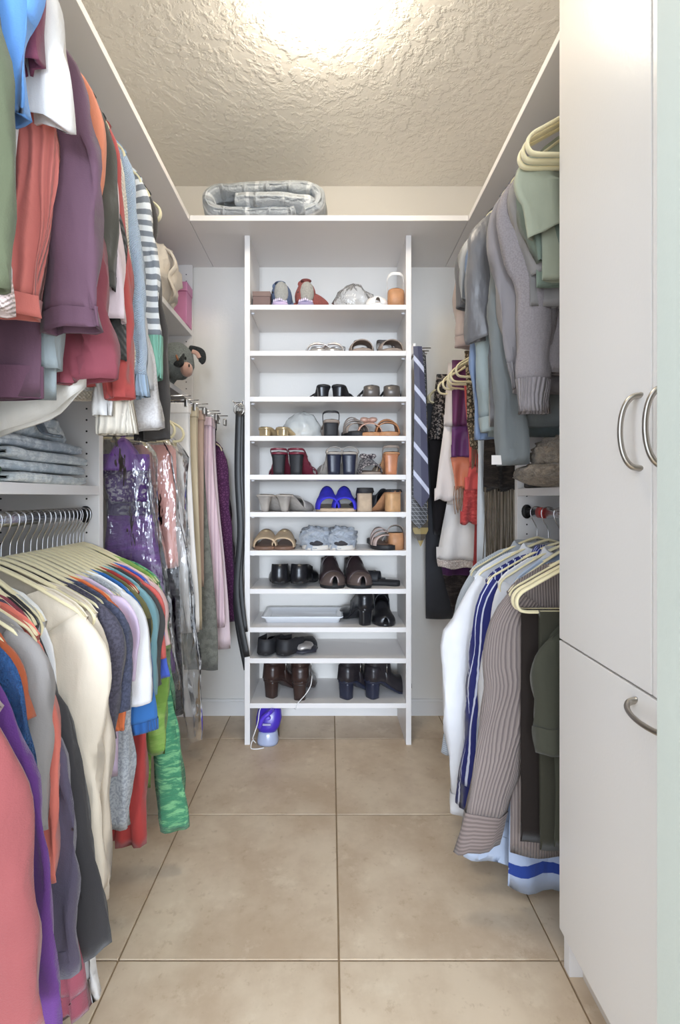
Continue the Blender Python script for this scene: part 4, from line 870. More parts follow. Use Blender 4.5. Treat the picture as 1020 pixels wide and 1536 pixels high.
STY = {
 'white_flat': dict(L=.24,ts=.014,sole=wht,upper=wht,pieces=[('vamp',.55,1.0,lambda t:.045*(1-(t-.5)*1.5)+.01),('cup',.5,lambda t:.045)],inner=tan),
 'white_wedge': dict(L=.24,hh=.05,ts=.012,wedge=1,sole=tan,upper=wht,pieces=[('vamp',.6,.97,lambda t:.045),('loop',.055,.006,wht)],inner=brins),
 'silver_sandal': dict(L=.23,hh=.012,ts=.010,sole=silver,upper=silver,inner=rose,pieces=[('strap',.62,.05,.045),('strap',.80,.05,.03),('loop',.055,.004)]),
 'taupe_sling': dict(L=.23,hh=.02,ts=.012,sole=taupe,upper=taupe,inner=brins,pieces=[('vamp',.6,.9,lambda t:.038),('loop',.068,.007,pewter),('strap',.42,.05,.05,pewter)]),
 'black_heel_sandal': dict(L=.23,hh=.045,ts=.008,sole=blkm,upper=blkm,heel=(.8,blk),inner=blk,pieces=[('vamp',.62,.88,lambda t:.035),('strap',.86,.06,.022)]),
 'pewter_slide': dict(L=.23,hh=.03,ts=.012,wedge=1,sole=pewter,upper=blkm,inner=blkm,pieces=[('vamp',.55,.9,lambda t:.042)]),
 'gold_sandal': dict(L=.19,hh=.03,ts=.010,sole=gold,upper=gold,heel=(.9,gold),inner=gold,pieces=[('strap',.7,.12,.03),('buckle',.7,.03,gold)]),
 'taupe_mule': dict(L=.23,hh=.05,ts=.010,sole=taupe,upper=taupe,heel=(.95,blkm),inner=blkm,pieces=[('vamp',.5,.95,lambda t:.045),('loop',.03,.004,blkm)]),
 'woven_slide': dict(L=.23,hh=.015,ts=.020,sole=blkm,upper=taupe,inner=brins,pieces=[('strap',.48,.10,.062),('strap',.60,.10,.055),('strap',.72,.10,.046),('strap',.84,.09,.034)]),
 'rose_slide': dict(L=.23,hh=.01,ts=.014,sole=tan,upper=rose,inner=brins,pieces=[('vamp',.52,.84,lambda t:.056-(t-.52)*.06),('bow',.6,.05,rose)]),
 'tan_slide': dict(L=.23,hh=.01,ts=.016,sole=tan,upper=leather('tan_strap',(176,120,78),.5),inner=brins,pieces=[('strap',.54,.13,.058),('strap',.68,.12,.05),('strap',.82,.11,.038)]),
 'burgundy_heel': dict(L=.22,hh=.075,ts=.007,sole=burg,upper=burg,heel=(.72,blkm),inner=burg,pieces=[('strap',.5,.06,.03),('strap',.85,.06,.025),('strap',.72,.06,.035),('loop',.012,.004)]),
 'grey_heel_mule': dict(L=.23,hh=.075,ts=.008,sole=greysu,upper=greysu,heel=(.8,navyl),inner=greysu,pieces=[('vamp',.52,.95,lambda t:.042),('strap',.1,.06,.02)]),
 'snake_bow': dict(L=.23,hh=.012,ts=.012,sole=taupe,upper=snake,inner=brins,pieces=[('vamp',.5,.9,lambda t:.06-(t-.5)*.08),('bow',.58,.056,snake)]),
 'copper_heel': dict(L=.22,hh=.075,ts=.008,sole=tan,upper=beige,heel=(.75,brass),inner=brins,pieces=[('vamp',.55,.95,lambda t:.04),('loop',.02,.005,taupe)]),
 'grey_kitten': dict(L=.23,hh=.055,ts=.008,sole=greysu,upper=greysu,heel=(.42,greysu),inner=greysu,pieces=[('vamp',.52,1.0,lambda t:.046*(1.3-t*.8))]),
 'blue_mule': dict(L=.24,hh=.012,ts=.012,ws=1.02,sole=beige,upper=blue,inner=bluein,pieces=[('vamp',.40,.93,lambda t:.078-(t-.4)*.075)]),
 'black_block': dict(L=.23,hh=.068,ts=.008,sole=blkm,upper=blkm,heel=(1.02,beige),inner=blkm,pieces=[('vamp',.55,1.0,lambda t:.05*(1.3-t*.9)),('cup',.3,lambda t:.012)]),
 'black_tan_block': dict(L=.23,hh=.068,ts=.008,sole=tan,upper=blkm,heel=(1.0,leather('tan_block',(206,162,118),.5)),inner=blkm,pieces=[('vamp',.45,.97,lambda t:.052),('cup',.2,lambda t:.006)]),
 'tan_slip': dict(L=.24,hh=.01,ts=.012,sole=brins,upper=leather('pale_tan',(196,172,142),.6),inner=brins,pieces=[('vamp',.52,.90,lambda t:.058-(t-.5)*.07),('buckle',.62,.05,gold)]),
 'fluffy_slipper': dict(L=.25,hh=.0,ts=.018,ws=1.25,sole=plain('cream_sole',(220,214,206),.7),upper=fluff,inner=fluff,pieces=[('fluff',fluff,dark_in)]),
 'taupe_strappy': dict(L=.24,hh=.01,ts=.018,sole=blkm,upper=leather('rose_taupe',(190,168,160),.6),inner=brins,pieces=[('strap',.52,.12,.056),('strap',.68,.12,.048),('strap',.83,.10,.036)]),
 'tan_wedge': dict(L=.23,hh=.055,ts=.01,wedge=1,sole=tan,upper=greysu,inner=blkm,pieces=[('vamp',.55,.92,lambda t:.04),('strap',.2,.1,.03,taupe)]),
 'black_loafer': dict(L=.25,hh=.016,ts=.010,sole=rubber,upper=blk,inner=dark_in,pieces=[('vamp',.42,1.0,lambda t:.06*(1.25-t*.75)),('cup',.5,lambda t:.062-.02*t)]),
 'brown_clog': dict(L=.25,hh=.02,ts=.016,ws=1.05,sole=rubber,upper=clog,inner=dark_in,pieces=[('vamp',.36,.86,lambda t:.085-(t-.36)*.08),('vamp',.80,1.0,lambda t:.046-(t-.8)*.07,metal_toe),('strap',.45,.09,.088),('cup',.4,lambda t:.055),('buckle',.45,.085)]),
 'navy_flip': dict(L=.23,hh=0,ts=.018,sole=navyl,upper=navyl,inner=navyl,pieces=[('strap',.7,.08,.03)]),
 'black_slide': dict(L=.24,hh=.0,ts=.026,ws=1.05,sole=rubber,upper=blkm,inner=dark_in,pieces=[('vamp',.55,.88,lambda t:.05),('buckle',.7,.05)]),
 'black_pump': dict(L=.24,hh=.06,ts=.010,sole=blk,upper=blk,heel=(.8,blk),inner=dark_in,pieces=[('vamp',.45,1.0,lambda t:.06*(1.2-t*.75)),('cup',.5,lambda t:.06),('strap',.4,.08,.07),('snap',.36,.125)]),
 'black_flat': dict(L=.24,hh=.008,ts=.008,sole=rubber,upper=blkm,inner=dark_in,pieces=[('vamp',.5,1.0,lambda t:.05*(1.25-t*.8)),('cup',.5,lambda t:.052)]),
 'brown_boot': dict(L=.24,hh=.062,ts=.012,sole=dkb,upper=dkb,heel=(.78,dkb),pieces=[('vamp',.30,1.0,lambda t:.070*(1.25-t*.85)),('shaft',.138),('cup',.4,lambda t:.05)]),
 'navy_boot': dict(L=.24,hh=.060,ts=.012,sole=navyl,upper=leather('navy_black_boot',(40,36,40),.32),heel=(.85,navyl),pieces=[('vamp',.30,1.0,lambda t:.070*(1.25-t*.85)),('shaft',.136),('cup',.4,lambda t:.05)]),
}
def pair(style, px0, px1, shelf, desc, tf=False, yc=None, r0=0, r1=0, k=1.0):
    place(style, px0, shelf, 'left one of the '+desc, tf, yc, r0, k=k); place(style, px1, shelf, 'right one of the '+desc, tf, yc, r1, k=k)
# shelf 1 (top)
place('white_flat', 566, 0, 'white flat shoe beside the plastic bag on the top shelf', True, 2.06)
place('white_wedge', 593, 0, 'white strapped tan wedge sandal on the top shelf', False, 2.05)
pair('silver_sandal', 476, 509, 1, 'silver strappy sandals on the second shelf', True, r0=.05, r1=-.15)
pair('taupe_sling', 546, 582, 1, 'taupe slingback sandals on the second shelf', True, r0=-.03, r1=.1)
pair('black_heel_sandal', 487, 505, 2, 'black low heeled sandals on the third shelf', False, r0=.25, r1=-.25, k=.85)
pair('pewter_slide', 557, 586, 2, 'black and pewter slides on the third shelf', False, r0=.05, r1=-.05)
pair('gold_sandal', 394, 420, 3, 'small gold sandals on the fourth shelf', False, r0=-.5, r1=-.45, k=.8)
place('taupe_mule', 498, 3, 'taupe mule with black block heel on the fourth shelf', False, r0 if False else None, .15)
place('woven_slide', 524, 3, 'taupe woven strap slide on the fourth shelf', True, 2.06, .2)
pair('rose_slide', 557, 557, 3, 'x') if False else place('rose_slide', 557, 3, 'rose gold slide on the fourth shelf', True)
place('tan_slide', 590, 3, 'tan leather strap slide on the fourth shelf', True, None, -.1)
pair('burgundy_heel', 419, 442, 4, 'burgundy high heeled sandals', False, r0=.08, r1=-.22)
pair('grey_heel_mule', 503, 524, 4, 'grey mules with navy heels', False, r0=.2, r1=.02)
place('snake_bow', 551, 4, 'snake print bow flat on the fifth shelf', True, 2.08, .1)
place('copper_heel', 588, 4, 'beige mule with copper heel on the fifth shelf', False, None, .15)
pair('grey_kitten', 393, 421, 5, 'grey kitten heel mules', False, r0=-.35, r1=-.45)
pair('blue_mule', 491, 521, 5, 'royal blue suede mules', True, r0=.04, r1=-.04)
place('black_block', 548, 5, 'black shoe with beige block heel on the sixth shelf', False, None, .12)
place('black_tan_block', 595, 5, 'black shoe with tan block heel on the sixth shelf', False, None, .55)
pair('tan_slip', 397, 429, 6, 'tan slides with gold buckles', True, r0=.02, r1=-.05)
pair('fluffy_slipper', 470, 518, 6, 'fluffy pale blue slippers', True, 2.045, .08, -.06, k=.95)
place('taupe_strappy', 566, 6, 'rose taupe strappy slide beside the fluffy slippers', True, 2.04, .2)
place('tan_wedge', 594, 6, 'tan wedge sandal at the right end of its shelf', False, 2.06, .1, k=.95)
pair('black_loafer', 420, 446, 7, 'shiny black loafers seen from behind', False, r0=.1, r1=-.15)
pair('brown_clog', 492, 530, 7, 'dark brown buckled clogs with bronze toes', True, 2.035, .12, .16, k=.98)
place('navy_flip', 577, 7, 'navy sandal turned sideways behind the clogs', False, 2.23, 1.35, k=.62)
place('black_slide', 598, 7, 'black thick soled slide turned sideways', False, 2.11, 1.25, k=.66)
place('black_pump', 552, 8, 'black strapped pump leaning left on the ninth shelf', False, 2.06, .45, k=.92)
place('black_pump', 578, 8, 'black strapped pump with metal snap on the ninth shelf', True, 2.05, .0, k=.92)
pair('black_flat', 395, 420, 9, 'black flats on the low left shelf', False, 2.05, -.25, -.6, k=.95)
place('brown_boot', 401, 10, 'dark brown ankle boot at the left of the bottom shelf', False, 2.085, -.6)
place('brown_boot', 449, 10, 'dark brown ankle boot behind the white cord', False, 2.055, -.06)
place('navy_boot', 512, 10, 'left black heeled ankle boot on the bottom shelf', False, 2.075, -.7)
place('navy_boot', 549, 10, 'right black heeled ankle boot on the bottom shelf', False, 2.085, -.95)
# ---------------------------------------------------------------- other things on the rack
x0,_ = PX(379,0,2.06); x1,_ = PX(406,0,2.06)
bx_ = thing('small_box', 'small brown lidded box at the left of the top rack shelf', 'box', ((x0+x1)/2,2.1,SZ[0]+.0008))
obj('base', box(x0+.002,x1-.002,2.052,2.158,SZ[0]+.0008,SZ[0]+.045), plain('brown_card',(112,92,88),.8,var=.08), bx_, False, bevel=.002)
obj('lid', box(x0,x1,2.05,2.16,SZ[0]+.044,SZ[0]+.066), plain('brown_card_lid',(122,102,96),.8,var=.08), bx_, False, bevel=.002)
def plush_shark(px, col, belly, label, lean, tail_dx, hgt=.125, seed=1):
    Y = 2.11; x = PX(px,0,Y)[0]; z = SZ[0]+.001
    r = thing('plush_shark', label, 'plush toy', (x,Y,z))
    m = cloth(label[:12].replace(' ','_')+'_plush', col, 'fur', tuple(int(v*.86) for v in col), k=220, fuzz=.3); wm = cloth('plush_belly_%d'%seed, belly, 'fur', tuple(int(v*.93) for v in belly), k=220, fuzz=.3)
    path = smooth_path([(x+tail_dx*.9,Y+.05,z+.035),(x+tail_dx*.5,Y+.03,z+.042),(x+lean*.1,Y+.0,z+.05),(x+lean*.35,Y-.008,z+.085),(x+lean*.5,Y-.005,z+hgt-.022),(x+lean*.55,Y-.003,z+hgt)], 5)
    obj('body', sweep(path, lambda t: .010+.036*math.sin(min(1,t*1.12+.02)*math.pi)**.6 if t < .93 else .030*(1-(t-.93)/.075)**.5+.001, lambda t: .010+.034*math.sin(min(1,t*1.12+.02)*math.pi)**.6 if t < .93 else .026*(1-(t-.93)/.075)**.5+.001, 18, up=(0,1,0)), m, r)
    obj('belly', ellipsoid((x+lean*.42+.006,Y-.036,z+.068),(.031,.024,.048),18,14,.08,5), wm, r)
    for k in range(7):
        a = -1+2*k/6
        obj('tooth', xf(lathe([(.0065,0),(.004,.008),(.0003,.015)],8,cap0=True), Matrix.Translation((x+lean*.4+a*.026,Y-.057+abs(a)*.020,z+.026))@Matrix.Rotation(math.pi*.0,4,'X')), plain('felt_teeth',(206,196,216),.9), r)
    obj('mouth', ellipsoid((x+lean*.4,Y-.030,z+.018),(.036,.026,.017),18,10), plain('mouth_%d'%seed,(188,170,200) if seed==1 else (150,140,170),.9), r)
    for sg in (-1,1):
        obj('eye', ellipsoid((x+lean*.45+sg*.031,Y-.036,z+.070),(.004,.004,.005),10,6), BLACKP, r)
        obj('fin', xf(ellipsoid((0,0,0),(.022,.006,.012),14,8), Matrix.Translation((x+sg*.045+lean*.2,Y+.0,z+.028))@Matrix.Rotation(sg*.5,4,'Y')), m, r)
    obj('back_fin', xf(ellipsoid((0,0,0),(.016,.006,.014),14,8), Matrix.Translation((x+lean*.5-.022,Y+.012,z+hgt-.008))@Matrix.Rotation(-.6,4,'Y')), m, r)
    obj('tail', xf(ellipsoid((0,0,0),(.020,.006,.014),14,8), Matrix.Translation((x+tail_dx,Y+.05,z+.035))@Matrix.Rotation(.3,4,'Y')), m, r)
plush_shark(424, (124,148,196), (236,234,226), 'blue and white plush shark on the top rack shelf', -.02, .015, .126, 1)
plush_shark(459, (220,108,96), (236,230,218), 'coral red plush shark with its tail to the right', .0, .105, .136, 2)
def film_lump(name, label, px0, px1, py0, shelf, Y, mat, seed, cat='bag', dyr=.07, peak=None):
    xa = PX(px0,0,Y)[0]; xb = PX(px1,0,Y)[0]; z0 = SZ[shelf]+.001; h = zof(py0,Y)-z0
    n, m = 30, 12; P = []
    for i in range(m+1):
        f = i/m; row = []
        for j in range(n):
            a = 2*math.pi*j/n; d = Vector((math.cos(a),math.sin(a),f*2))
            q = (1-f**2.6)**.55*(1+.28*noise.noise(d*2.1+Vector((seed,0,0))))
            pk = (peak or 0)*f
            row.append(((xa+xb)/2+(xb-xa)/2*(q*d.x*.95+pk), Y+dyr*q*d.y*.8, z0+h*f*(1+.12*noise.noise(d*3+Vector((0,seed,0))))*(.92)))
        P.append(row)
    return tag(obj(name, grid(P, True), mat, None), label, cat)
film_lump('plastic_bag', 'crumpled clear plastic bag on the top rack shelf', 499, 562, 424, 0, 2.12, mat_film('crumpled_film',(222,222,222),.5,.16,30), 3)
frost = mat_film('frosted_film',(214,216,214),.12,.72,14)
film_lump('dust_bag', 'frosted plastic dust bag on the fourth shelf', 420, 481, 615, 3, 2.14, frost, 8, peak=.15)
# white tray and foil packet
xa, xb = PX(392,0,2.10)[0], PX(515,0,2.10)[0]
tr = thing('white_tray', 'white rectangular platter lying upside up on the ninth shelf', 'tray', ((xa+xb)/2,2.17,SZ[8]+.001))
def rrect(x0_, x1_, y0_, y1_, z, r=.012, n=5):
    pts = []
    for cx_, cy_, a0 in ((x1_-r,y1_-r,0),(x0_+r,y1_-r,90),(x0_+r,y0_+r,180),(x1_-r,y0_+r,270)):
        for k in range(n+1):
            a = math.radians(a0+90*k/n); pts.append((cx_+r*math.cos(a), cy_+r*math.sin(a), z))
    return pts
zt_ = SZ[8]+.001
P = [rrect(xa+.05,xb-.05,2.12,2.24,zt_),rrect(xa+.018,xb-.018,2.105,2.265,zt_),rrect(xa+.012,xb-.012,2.10,2.27,zt_+.018),rrect(xa,xb,2.085,2.285,zt_+.026),rrect(xa,xb,2.085,2.285,zt_+.030),rrect(xa+.018,xb-.018,2.105,2.265,zt_+.026),rrect(xa+.03,xb-.03,2.115,2.255,zt_+.012)]
obj('dish', grid(P, True, None, True, True), plain('white_china',(232,234,238),.2,coat=.3), tr)
xa = PX(434,0,2.10)[0]; xb = PX(478,0,2.10)[0]
pk = thing('eye_mask', 'silver and black padded pouch on the low shelf', 'pouch', ((xa+xb)/2,2.12,SZ[9]+.001))
obj('base', xf(ellipsoid((0,0,.012),((xb-xa)/2,.055,.012),20,8,.25,4), Matrix.Translation(((xa+xb)/2,2.12,SZ[9]+.001))@Matrix.Rotation(.35,4,'Z')), plain('dark_pouch',(48,48,58),.5), pk)
obj('flap', xf(ellipsoid((.0,.0,.028),((xb-xa)/2*.72,.045,.016),20,8,.25,4), Matrix.Translation(((xa+xb)/2-.004,2.115,SZ[9]+.001))@Matrix.Rotation(.2,4,'Z')), plain('silver_pouch',(176,170,166),.3,.4), pk)
# purple steam iron standing on the floor
Yi = 2.055; xi = PX(402,0,Yi)[0]
ir = thing('steam_iron', 'purple steam iron standing upright on the floor', 'iron', (xi,Yi,0))
pur = plain('iron_purple',(66,42,172),.3,coat=.3); prof = []
def ring(z, wx, wy, yc=0, xc=0, n=20, pw=.8): return [(xi+xc+wx*math.copysign(abs(math.cos(a))**pw,math.cos(a)), Yi+yc+wy*math.copysign(abs(math.sin(a))**pw,math.sin(a)), z) for a in [2*math.pi*k/n for k in range(n)]]
obj('base', grid([ring(.001,.044,.042),ring(.012,.046,.044),ring(.05,.040,.040),ring(.056,.034,.036)], True, None, True, True), plain('iron_tank',(168,178,206),.15,spec=.8), ir)
obj('body', grid([ring(.052,.036,.034),ring(.075,.052,.036),ring(.105,.055,.034,.004,.004),ring(.135,.050,.030,.008,.006),ring(.155,.036,.022,.012,.006),ring(.163,.018,.012,.014,.006)], True, None, True, True), pur, ir)
hb = obj('handle', sweep(smooth_path([(xi-.030,Yi-.028,.075),(xi-.026,Yi-.056,.098),(xi-.012,Yi-.060,.130),(xi+.012,Yi-.056,.148),(xi+.022,Yi-.030,.150)],6), .009, .009, 10), plain('iron_grip',(86,58,200),.35), ir)
obj('button', ellipsoid((xi+.004,Yi-.036,.118),(.013,.006,.009),12,8), plain('iron_button',(112,94,214),.3), ir)
obj('badge', box(xi-.018,xi+.016,Yi-.0375,Yi-.0355,.087,.095), plain('iron_badge',(170,166,196),.3), ir, False)
obj('soleplate', sweep([(xi,Yi+.034,.01),(xi+.003,Yi+.036,.155)], .045, .004, 12, up=(0,1,0)), NICKEL, ir)
cm = plain('white_cord',(232,230,228),.5)
cp = [(xi-.02,Yi+.01,.158),(xi-.034,Yi-.01,.14),(xi-.038,Yi-.03,.10),(xi-.052,Yi-.035,.055),(xi-.060,Yi-.03,.03),(xi-.048,Yi-.03,.012),(xi-.058,Yi-.042,.028),(xi-.064,Yi-.05,.012),(xi-.06,Yi-.062,.004),(xi-.035,Yi-.065,.004),(xi-.01,Yi-.055,.004)]
obj('cord', sweep(smooth_path(cp,7), .0022, .0022, 7, up=(0,1,0.1)), cm, ir)
zz = SZ[10]
cq = [(PX(460,0,2.2)[0],2.22,zz+.004),(PX(467,0,2.12)[0],2.13,zz+.06),(PX(468,0,2.06)[0],2.06,zz+.105),(PX(466,0,2.035)[0],2.03,zz+.075),(PX(458,0,2.03)[0],2.02,zz+.04),(PX(447,0,2.025)[0],2.024,zz+.004),(PX(443,0,2.02)[0],2.022,zz-.02),(PX(440,0,2.03)[0],2.05,zz-.03),(xi+.03,2.075,zz-.035),(xi+.005,Yi+.012,.158)]
obj('cord', sweep(smooth_path(cq,7), .0020, .0020, 7, up=(0,1,0.1)), cm, ir)
# ---------------------------------------------------------------- belts and ties on pull-out racks
def strip(path, wx, th, mat, name, par=None, nrm=(0,1,0)):
    return obj(name, sweep(smooth_path(path,6), wx/2, th/2, 8, up=nrm, pw=.5), mat, par)
xb_ = UX0
tr_ = thing('belt_rack', 'chrome belt rack on the left side of the shoe rack', 'rack', (xb_-.02,2.03,1.44))
obj('rail', box(xb_-.006,xb_-.0005,2.0,2.2,1.435,1.452), CHROME, tr_, False, bevel=.001)
for k in range(4):
    y = 2.005+.045*k
    obj('peg', sweep(smooth_path([(xb_-.004,y,1.445),(xb_-.035,y,1.443),(xb_-.048,y,1.452)],4), .002, .002, 7), CHROME, tr_)
bel = plain('belt_leather',(36,36,38),.45,bump=.05); bel2 = plain('belt_brown',(58,50,46),.5,bump=.05)
def belt(label, x, y, ztop, zbot, wid, mat, sway, hook):
    r = thing('leather_belt', label, 'belt', (x,y,zbot), 'belts on the belt rack')
    n = 5; p = [(x+sway[i], y+(.004 if i % 2 else 0), ztop+(zbot-ztop)*i/4) for i in range(5)]
    strip(p, wid, .004, mat, 'strap', r)
    p2 = [(x+sway[i]*.5+.006, y+.012, ztop+(zbot+.10-ztop)*i/4) for i in range(5)]
    strip(p2, wid, .004, mat, 'strap_end', r)
    obj('buckle', sweep([(x+.021*math.cos(a), y+.004, ztop+.008+.024*math.sin(a)) for a in [2*math.pi*k/18 for k in range(18)]], .0028, .0028, 7, up=(0,1,0), closed=True), NICKEL, r)
    obj('prong', sweep([(x-.004,y,ztop-.014),(x+.006,y-.004,ztop+.03)], .0016, .0016, 6, up=(0,1,0)), NICKEL, r)
xx = lambda px, Y: PX(px,0,Y)[0]
belt('wide black leather belt nearest on the belt rack', xx(358,1.99), 1.992, 1.405, .385, .026, bel, (0,-.006,.006,-.010,.034), 0)
belt('longest black belt curving at its tip behind the first', xx(361,2.03), 2.038, 1.41, .315, .022, bel, (0,-.002,.002,-.024,.022), 0)
belt('dark brown belt closest to the shoe rack side', xx(367,2.07), 2.085, 1.40, .52, .014, bel2, (0,.0,.002,.004,.006), 0)
xt = UX1
tk = thing('tie_rack', 'white and chrome tie rack on the right side of the shoe rack', 'rack', (xt+.02,2.03,1.62))
obj('rail', box(xt+.0005,xt+.012,1.985,2.22,1.645,1.685), WHITE, tk, False, bevel=.002)
for k in range(4):
    y = 1.995+.04*k
    obj('peg', sweep([(xt+.008,y,1.668),(xt+.075,y,1.668)], .0025, .0025, 7), CHROME, tk)
def tie(label, x, y, ztop, zbot, w0, w1, mat, tip=.05, name='necktie', lean=0.0):
    r = thing(name, label, 'necktie', (x,y,zbot), 'neckties on the tie rack')
    for nm, dy, zb, k in (('blade',-.006,zbot,1.0),('tail',.006,zbot+.12,.45)):
        P = []; N = 16
        for i in range(N+1):
            t = i/N; z = ztop+(zb+tip*k-ztop)*t; hw_ = (w0+(w1-w0)*t)*k/2; xc = x+lean*t+.003*math.sin(t*5); yy = y+dy*min(1,t*6)
            P.append([(xc-hw_,yy,z),(xc,yy-.003,z),(xc+hw_,yy,z),(xc,yy+.003,z)])
        P.append([(xc-.001,yy,zb),(xc,yy-.002,zb),(xc+.001,yy,zb),(xc,yy+.002,zb)])
        uvf = lambda i,j: ((P[min(i,N+1)][j%4][0])*1.0+P[min(i,N+1)][j%4][2]*.8*(1), P[min(i,N+1)][j%4][2])
        obj(nm, grid(P, True, uvf, True, True), mat, r, False)
tie('navy tie with diagonal white stripes, foremost on the tie rack', xx(627,1.975), 1.985, 1.672, 1.005, .036, .066, cloth('navy_stripe_tie',(66,66,92),'vstripe',(196,200,222),k=10.5,rough=.5,wr=.1), lean=.018, tip=.045)
tie('dark grey plaid tie below the striped tie', xx(630,2.03), 2.035, 1.672, .915, .04, .070, cloth('plaid_tie',(56,56,58),'plaid',(150,150,154),k=60,rough=.5,wr=.1), tip=.035)
tie('brown and gold tie hanging lowest on the rack', xx(630,2.075), 2.075, 1.672, .835, .04, .066, cloth('brown_tie',(74,62,44),'hstripe',(160,136,70),k=18,rough=.5,wr=.1), lean=.004, tip=.07)
tie('plain black tie hanging behind the striped tie', xx(634,2.11), 2.115, 1.672, .905, .03, .05, cloth('black_tie',(44,44,48),rough=.5), lean=-.002, tip=.04)
# ---------------------------------------------------------------- quilt on the top shelf
Yq = 2.06; qx0, qx1 = PX(303,0,1.975)[0], PX(488,0,1.975)[0]; qz = ZS1+.001; qm = cloth('quilt_cotton',(178,184,190),'quilt',(214,218,222),k=11,wr=.6)
h_ = .034
def qp(f): return qx0+(qx1-qx0)*f
path = [(qp(.60),Yq,qz+.050),(qp(.75),Yq,qz+.040),(qp(.5),Yq,qz+.034),(qp(.25),Yq,qz+.034),(qp(.09),Yq,qz+.042),(qp(.055),Yq,qz+.085),(qp(.12),Yq,qz+.122),(qp(.35),Yq,qz+.130),(qp(.6),Yq,qz+.136),(qp(.84),Yq,qz+.136),(qp(.945),Yq,qz+.108),(qp(.94),Yq,qz+.06),(qp(.84),Yq,qz+.036)]
M = sweep(smooth_path(path,9), h_*.82, .125, 30, up=(0,1,0), pw=.75)
V = [Vector(v)+Vector((1,.6,1))*.010*noise.noise(Vector(v)*16)+Vector((0,1,.5))*.006*noise.noise(Vector(v)*42) for v in M[0]]
for v in V: v.z = max(v.z, qz)
qt = thing('folded_quilt', 'light grey folded quilt on the top shelf', 'quilt', ((qx0+qx1)/2,Yq,qz))
obj('cover', (V, M[1], M[2]), qm, qt)
M = sweep(smooth_path([(qp(.30),Yq-.09,qz+.074),(qp(.42),Yq-.10,qz+.072),(qp(.56),Yq-.105,qz+.070),(qp(.80),Yq-.09,qz+.066),(qp(.86),Yq-.07,qz+.07)],6), .028, .05, 20, up=(0,1,0), pw=.8)
V = [Vector(v)+Vector((1,.6,1))*.009*noise.noise(Vector(v)*22) for v in M[0]]
obj('inner_fold', (V, M[1], M[2]), qm, qt)
# ---------------------------------------------------------------- shelf things on the left
# folded jeans
jz = 1.081
def jean(label, z, h, x0_, x1_, y0_, y1_, col, col2, seed, rumple=.006):
    m = cloth('denim_%d'%seed, col, 'wash', col2, k=34, wr=.6)
    yc = (y0_+y1_)/2; xm = x1_-h*.5
    path = [(x0_,yc,z+h*.25),(x0_+(xm-x0_)*.5,yc,z+h*.25),(xm,yc,z+h*.26),(xm+h*.26,yc,z+h*.5),(xm,yc,z+h*.74),(x0_+(xm-x0_)*.5,yc,z+h*.76),(x0_,yc,z+h*.74)]
    M = sweep(smooth_path(path,7), h*.235, (y1_-y0_)/2, 22, up=(0,1,0), pw=.55)
    V = [Vector(v)+Vector((0,.5,1))*rumple*noise.noise(Vector((v[0]*14,v[1]*14,seed)))+Vector((1,1,0))*rumple*1.6*noise.noise(Vector((v[0]*9,v[1]*9,seed*2+v[2]*12))) for v in M[0]]
    r = thing('folded_jeans', label, 'jeans', ((x0_+x1_)/2,yc,z), 'folded jeans on the left shelf')
    obj('denim', (V, M[1], M[2]), m, r)
    wz = z+h*.5
    return r
G1, G2 = (150,156,160), (104,112,122)
lab = ['bottom pair of folded grey jeans on the left shelf','second pair up in the stack of folded jeans','third pair up in the stack of folded jeans','fourth pair of folded jeans under the rumpled top pair']
zj = jz
for i, (h, dx, c1, c2) in enumerate(((.024,.0,(222,226,224),(186,194,198)),(.024,-.012,(212,218,220),(172,182,190)),(.026,-.006,(218,222,222),(180,188,194)),(.028,-.02,(210,216,220),(164,174,186)))):
    jean(lab[i], zj, h, -.94, PX(124,0,1.27)[0]+dx, .98, 1.30, c1, c2, i+1); zj += h+.001
r = jean('rumpled acid washed jeans on top of the folded stack', zj, .060, -.94, PX(96,0,1.22)[0], .98, 1.26, (224,228,228), (170,180,188), 9, .016)
M = sweep(smooth_path([(PX(60,0,1.2)[0],1.15,zj+.058),(PX(80,0,1.2)[0],1.13,zj+.050),(PX(90,0,1.2)[0],1.12,zj+.028),(PX(98,0,1.2)[0],1.12,zj+.010),(PX(116,0,1.2)[0],1.13,zj+.004)],6), .004, .018, 10, up=(0,1,0))
obj('waistband', M, cloth('denim_band',(140,148,156),'wash',(92,102,114),k=40), r)
tag(obj('green_cloth', ellipsoid((PX(2,0,1.0)[0],.955,jz+.024),(.022,.03,.023),16,10,.3,7), cloth('green_cloth_m',(92,140,88),'fur',(60,104,60),k=60), None), 'small bunched green cloth left of the jeans stack', 'cloth')
# pink box, cream bag, plush dog, cap
zb2 = 1.839; Yp = 2.20
pb = thing('pink_box', 'pink storage box on the small upper left shelf', 'box', (-.72,Yp,zb2))
xp1 = PX(287,0,2.1)[0]-.0; pk1 = plain('pink_card',(206,134,172),.5,bump=.03)
xp1 = -.657
obj('base', box(xp1-.14,xp1,2.19,2.272,zb2,zb2+.150), pk1, pb, False, bevel=.003)
obj('lid', box(xp1-.144,xp1+.003,2.186,2.275,zb2+.150,zb2+.192), plain('pink_card_lid',(214,142,180),.45,bump=.03), pb, False, bevel=.003)
cbm = cloth('cream_canvas',(216,204,188),wr=.8)
cbg = thing('canvas_bag', 'crumpled cream canvas bag beside the pink box', 'bag', (-.70,1.78,zb2))
obj('pouch', ellipsoid((-.712,1.98,zb2+.113),(.078,.115,.112),26,18,.35,6,.75,4), cbm, cbg)
obj('strap', sweep(smooth_path([(-.70,1.93,zb2+.20),(-.645,1.92,zb2+.19),(-.622,1.93,zb2+.14),(-.645,1.92,zb2+.09),(-.628,1.94,zb2+.03),(-.655,1.97,zb2+.008)],7), .006, .016, 10, up=(0,1,0)), cbm, cbg)
